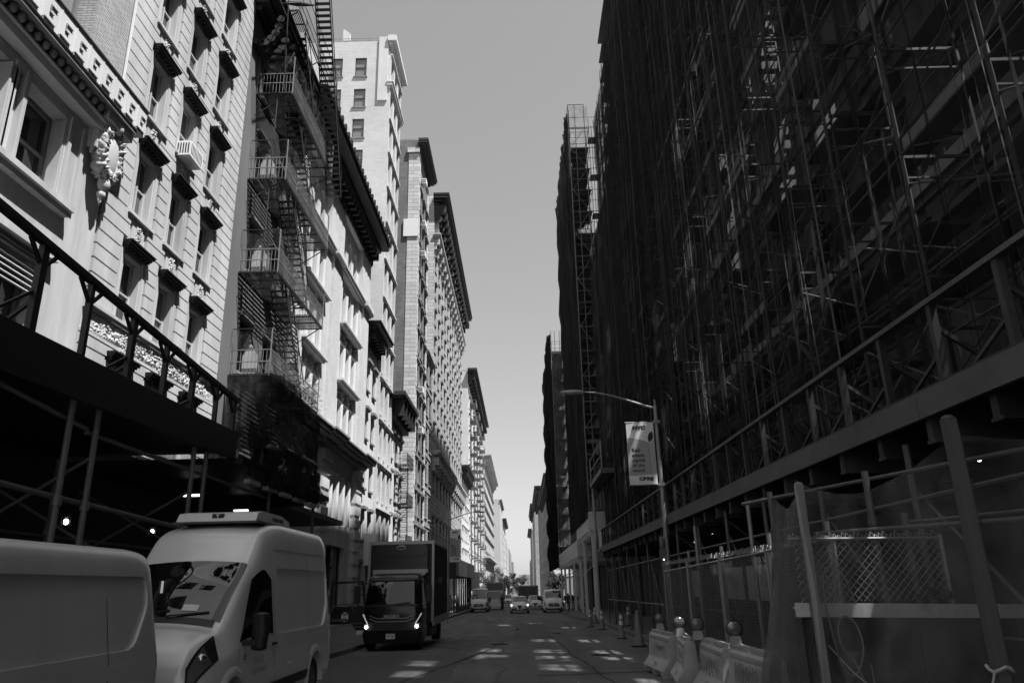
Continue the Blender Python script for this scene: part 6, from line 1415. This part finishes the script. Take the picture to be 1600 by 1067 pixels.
# ---- trees at the far end
def tree(label, x, y, h, r):
    R_ = thing('street_tree', label, 'tree', (x, y, gz(y))); g = gz(y); rt = random.Random(int(x*10+y)); q = MB(); q.tube((x, y, g), (x+.1, y, g+h*.5), .2, 8, .12)
    for k in range(7): a = rt.uniform(0, 6.28); q.tube((x+.1, y, g+h*(.35+.02*k)), (x+cos(a)*r*.6, y+sin(a)*r*.6, g+h*.8), .07, 5, .02)
    q.obj('trunk', BARK, R_); q = MB()
    cl_ = [(rt.gauss(0, r*.5), rt.gauss(0, r*.5), rt.uniform(.38, .95)*h, rt.uniform(.35, .8)*r*.6) for k in range(16)]
    for k in range(2400):
        c = rt.choice(cl_); d = Vector((rt.gauss(0, 1), rt.gauss(0, 1), rt.gauss(0, 1))).normalized()*c[3]*rt.random()**.4; p_ = Vector((x+c[0], y+c[1], g+c[2]))+d; s_ = rt.uniform(.10, .2)
        a = Vector((rt.gauss(0,1), rt.gauss(0,1), rt.gauss(0,1))).normalized(); b = a.cross(Vector((rt.gauss(0,1), rt.gauss(0,1), rt.gauss(0,1)))).normalized(); q.quad(p_-a*s_, p_-b*s_*.6, p_+a*s_, p_+b*s_*.6)
    q.obj('crown', LEAFM, R_, fix=False)
tree('dark leafy tree left of the pale truck at the far end of the road', -.6, 185, 6.0, 1.8)
tree('darker tree just left of the one beside the pale truck', -3.2, 175, 6.2, 2.0)
tree('leafy tree overhanging the far left pavement below the banded stone building', -8.4, 200, 8.5, 2.8)
tree('leafy tree farther back on the left pavement below the slim light tower', -8.2, 260, 10, 3)
tree('bushy tree on the right pavement under the distant grey brick building', 6.6, 150, 5.5, 2.0)
# ---- people
def person(label, x, y, rz=0, top=CLOTHD, stride=.18, arm=.2):
    R_ = thing('person', label, 'person', (x, y, gz(y))); g = gz(y)
    J = {'pel': (0,0,.95,.14), 'ch': (0,0,1.25,.15), 'sh': (0,0,1.43,.13), 'nk': (0,0,1.52,.055), 'hd': (0,-.01,1.64,.09), 'ht': (0,0,1.74,.07)}
    for s, n in ((-1, 'l'), (1, 'r')):
        J.update({n+'hp': (s*.10,0,.90,.10), n+'kn': (s*.11, s*stride*.5-.03, .5, .065), n+'an': (s*.11, s*stride, .09, .045), n+'to': (s*.12, s*stride-.17, .05, .04), n+'s': (s*.19,0,1.42,.065), n+'el': (s*.25, -s*arm*.4+.03, 1.15, .045), n+'wr': (s*.24, -s*arm-.05, .92, .032), n+'hn': (s*.24, -s*arm-.09, .84, .035)})
    E = [('pel','ch'),('ch','sh'),('sh','nk'),('nk','hd'),('hd','ht')]
    for n in 'lr': E += [('pel',n+'hp'),(n+'hp',n+'kn'),(n+'kn',n+'an'),(n+'an',n+'to'),('sh',n+'s'),(n+'s',n+'el'),(n+'el',n+'wr'),(n+'wr',n+'hn')]
    ks = list(J); me = bpy.data.meshes.new('body'); M = Matrix.Translation((x, y, g)) @ Matrix.Rotation(rz, 4, 'Z'); me.from_pydata([M @ Vector(J[k][:3]) for k in ks], [(ks.index(a), ks.index(b)) for a, b in E], [])
    o = bpy.data.objects.new('body', me); COL.objects.link(o); md = o.modifiers.new('s', 'SKIN')
    for k, v in zip(ks, me.skin_vertices[0].data): v.radius = (J[k][3], J[k][3])
    me.skin_vertices[0].data[0].use_root = True; o.modifiers.new('d', 'SUBSURF').levels = 1
    nm = bpy.data.meshes.new_from_object(o.evaluated_get(bpy.context.evaluated_depsgraph_get())); o.modifiers.clear(); o.data = nm; nm.materials.clear(); nm.materials.append(top); nm.materials.append(SKIN)
    for p_ in nm.polygons: p_.use_smooth = True; p_.material_index = 1 if (M.inverted() @ p_.center).z > 1.53 else 0
    adopt(o, R_); q = MB(); q.ball(M @ Vector((0, .015, 1.70)), .105, 10, 7, (1, 1.05, .85)); q.obj('hair', HAIRM, R_, smooth=True)
person('person in dark clothes standing at the right side of the white passenger van', 4.45, 76.2, 0, CLOTHD)
person('person in dark clothes walking in the road right of the far box truck', -2.35, 93, .5, CLOTHD, .25)
person('person in pale clothes on the left pavement near the far white van', -7.3, 80, .2, CLOTHL)
person('dark dressed person farther back on the left pavement under the low shed', -7.9, 96, 0, CLOTHD)
# ---- wires and litter
wr = MB(); wr.path([(-6.25, 66.5, 6.9), (-11.4, 92, 9.0)], .02, 4); tag(wr.obj('overhead_cable', BLACKPL), 'thin cable from the distant left lamp to the buildings', 'cable')
lt = MB(); r4 = random.Random(11)
for k in range(60):
    y = r4.uniform(14, 60); x = r4.choice((r4.uniform(4.0, 4.55), r4.uniform(-5.9, -5.3), r4.uniform(-3, 3.5))); s_ = r4.uniform(.02, .06); a = r4.uniform(0, 3)
    lt.quad((x, y, gz(y)+.012), (x+s_*cos(a), y+s_*sin(a), gz(y)+.016), (x+s_*cos(a)-s_*sin(a), y+s_*sin(a)+s_*cos(a), gz(y)+.03), (x-s_*sin(a), y+s_*cos(a), gz(y)+.012))
o = lt.obj('litter', PAINTL, fix=False); o['kind'] = 'stuff'; o['label'] = 'scattered scraps of litter on the road'
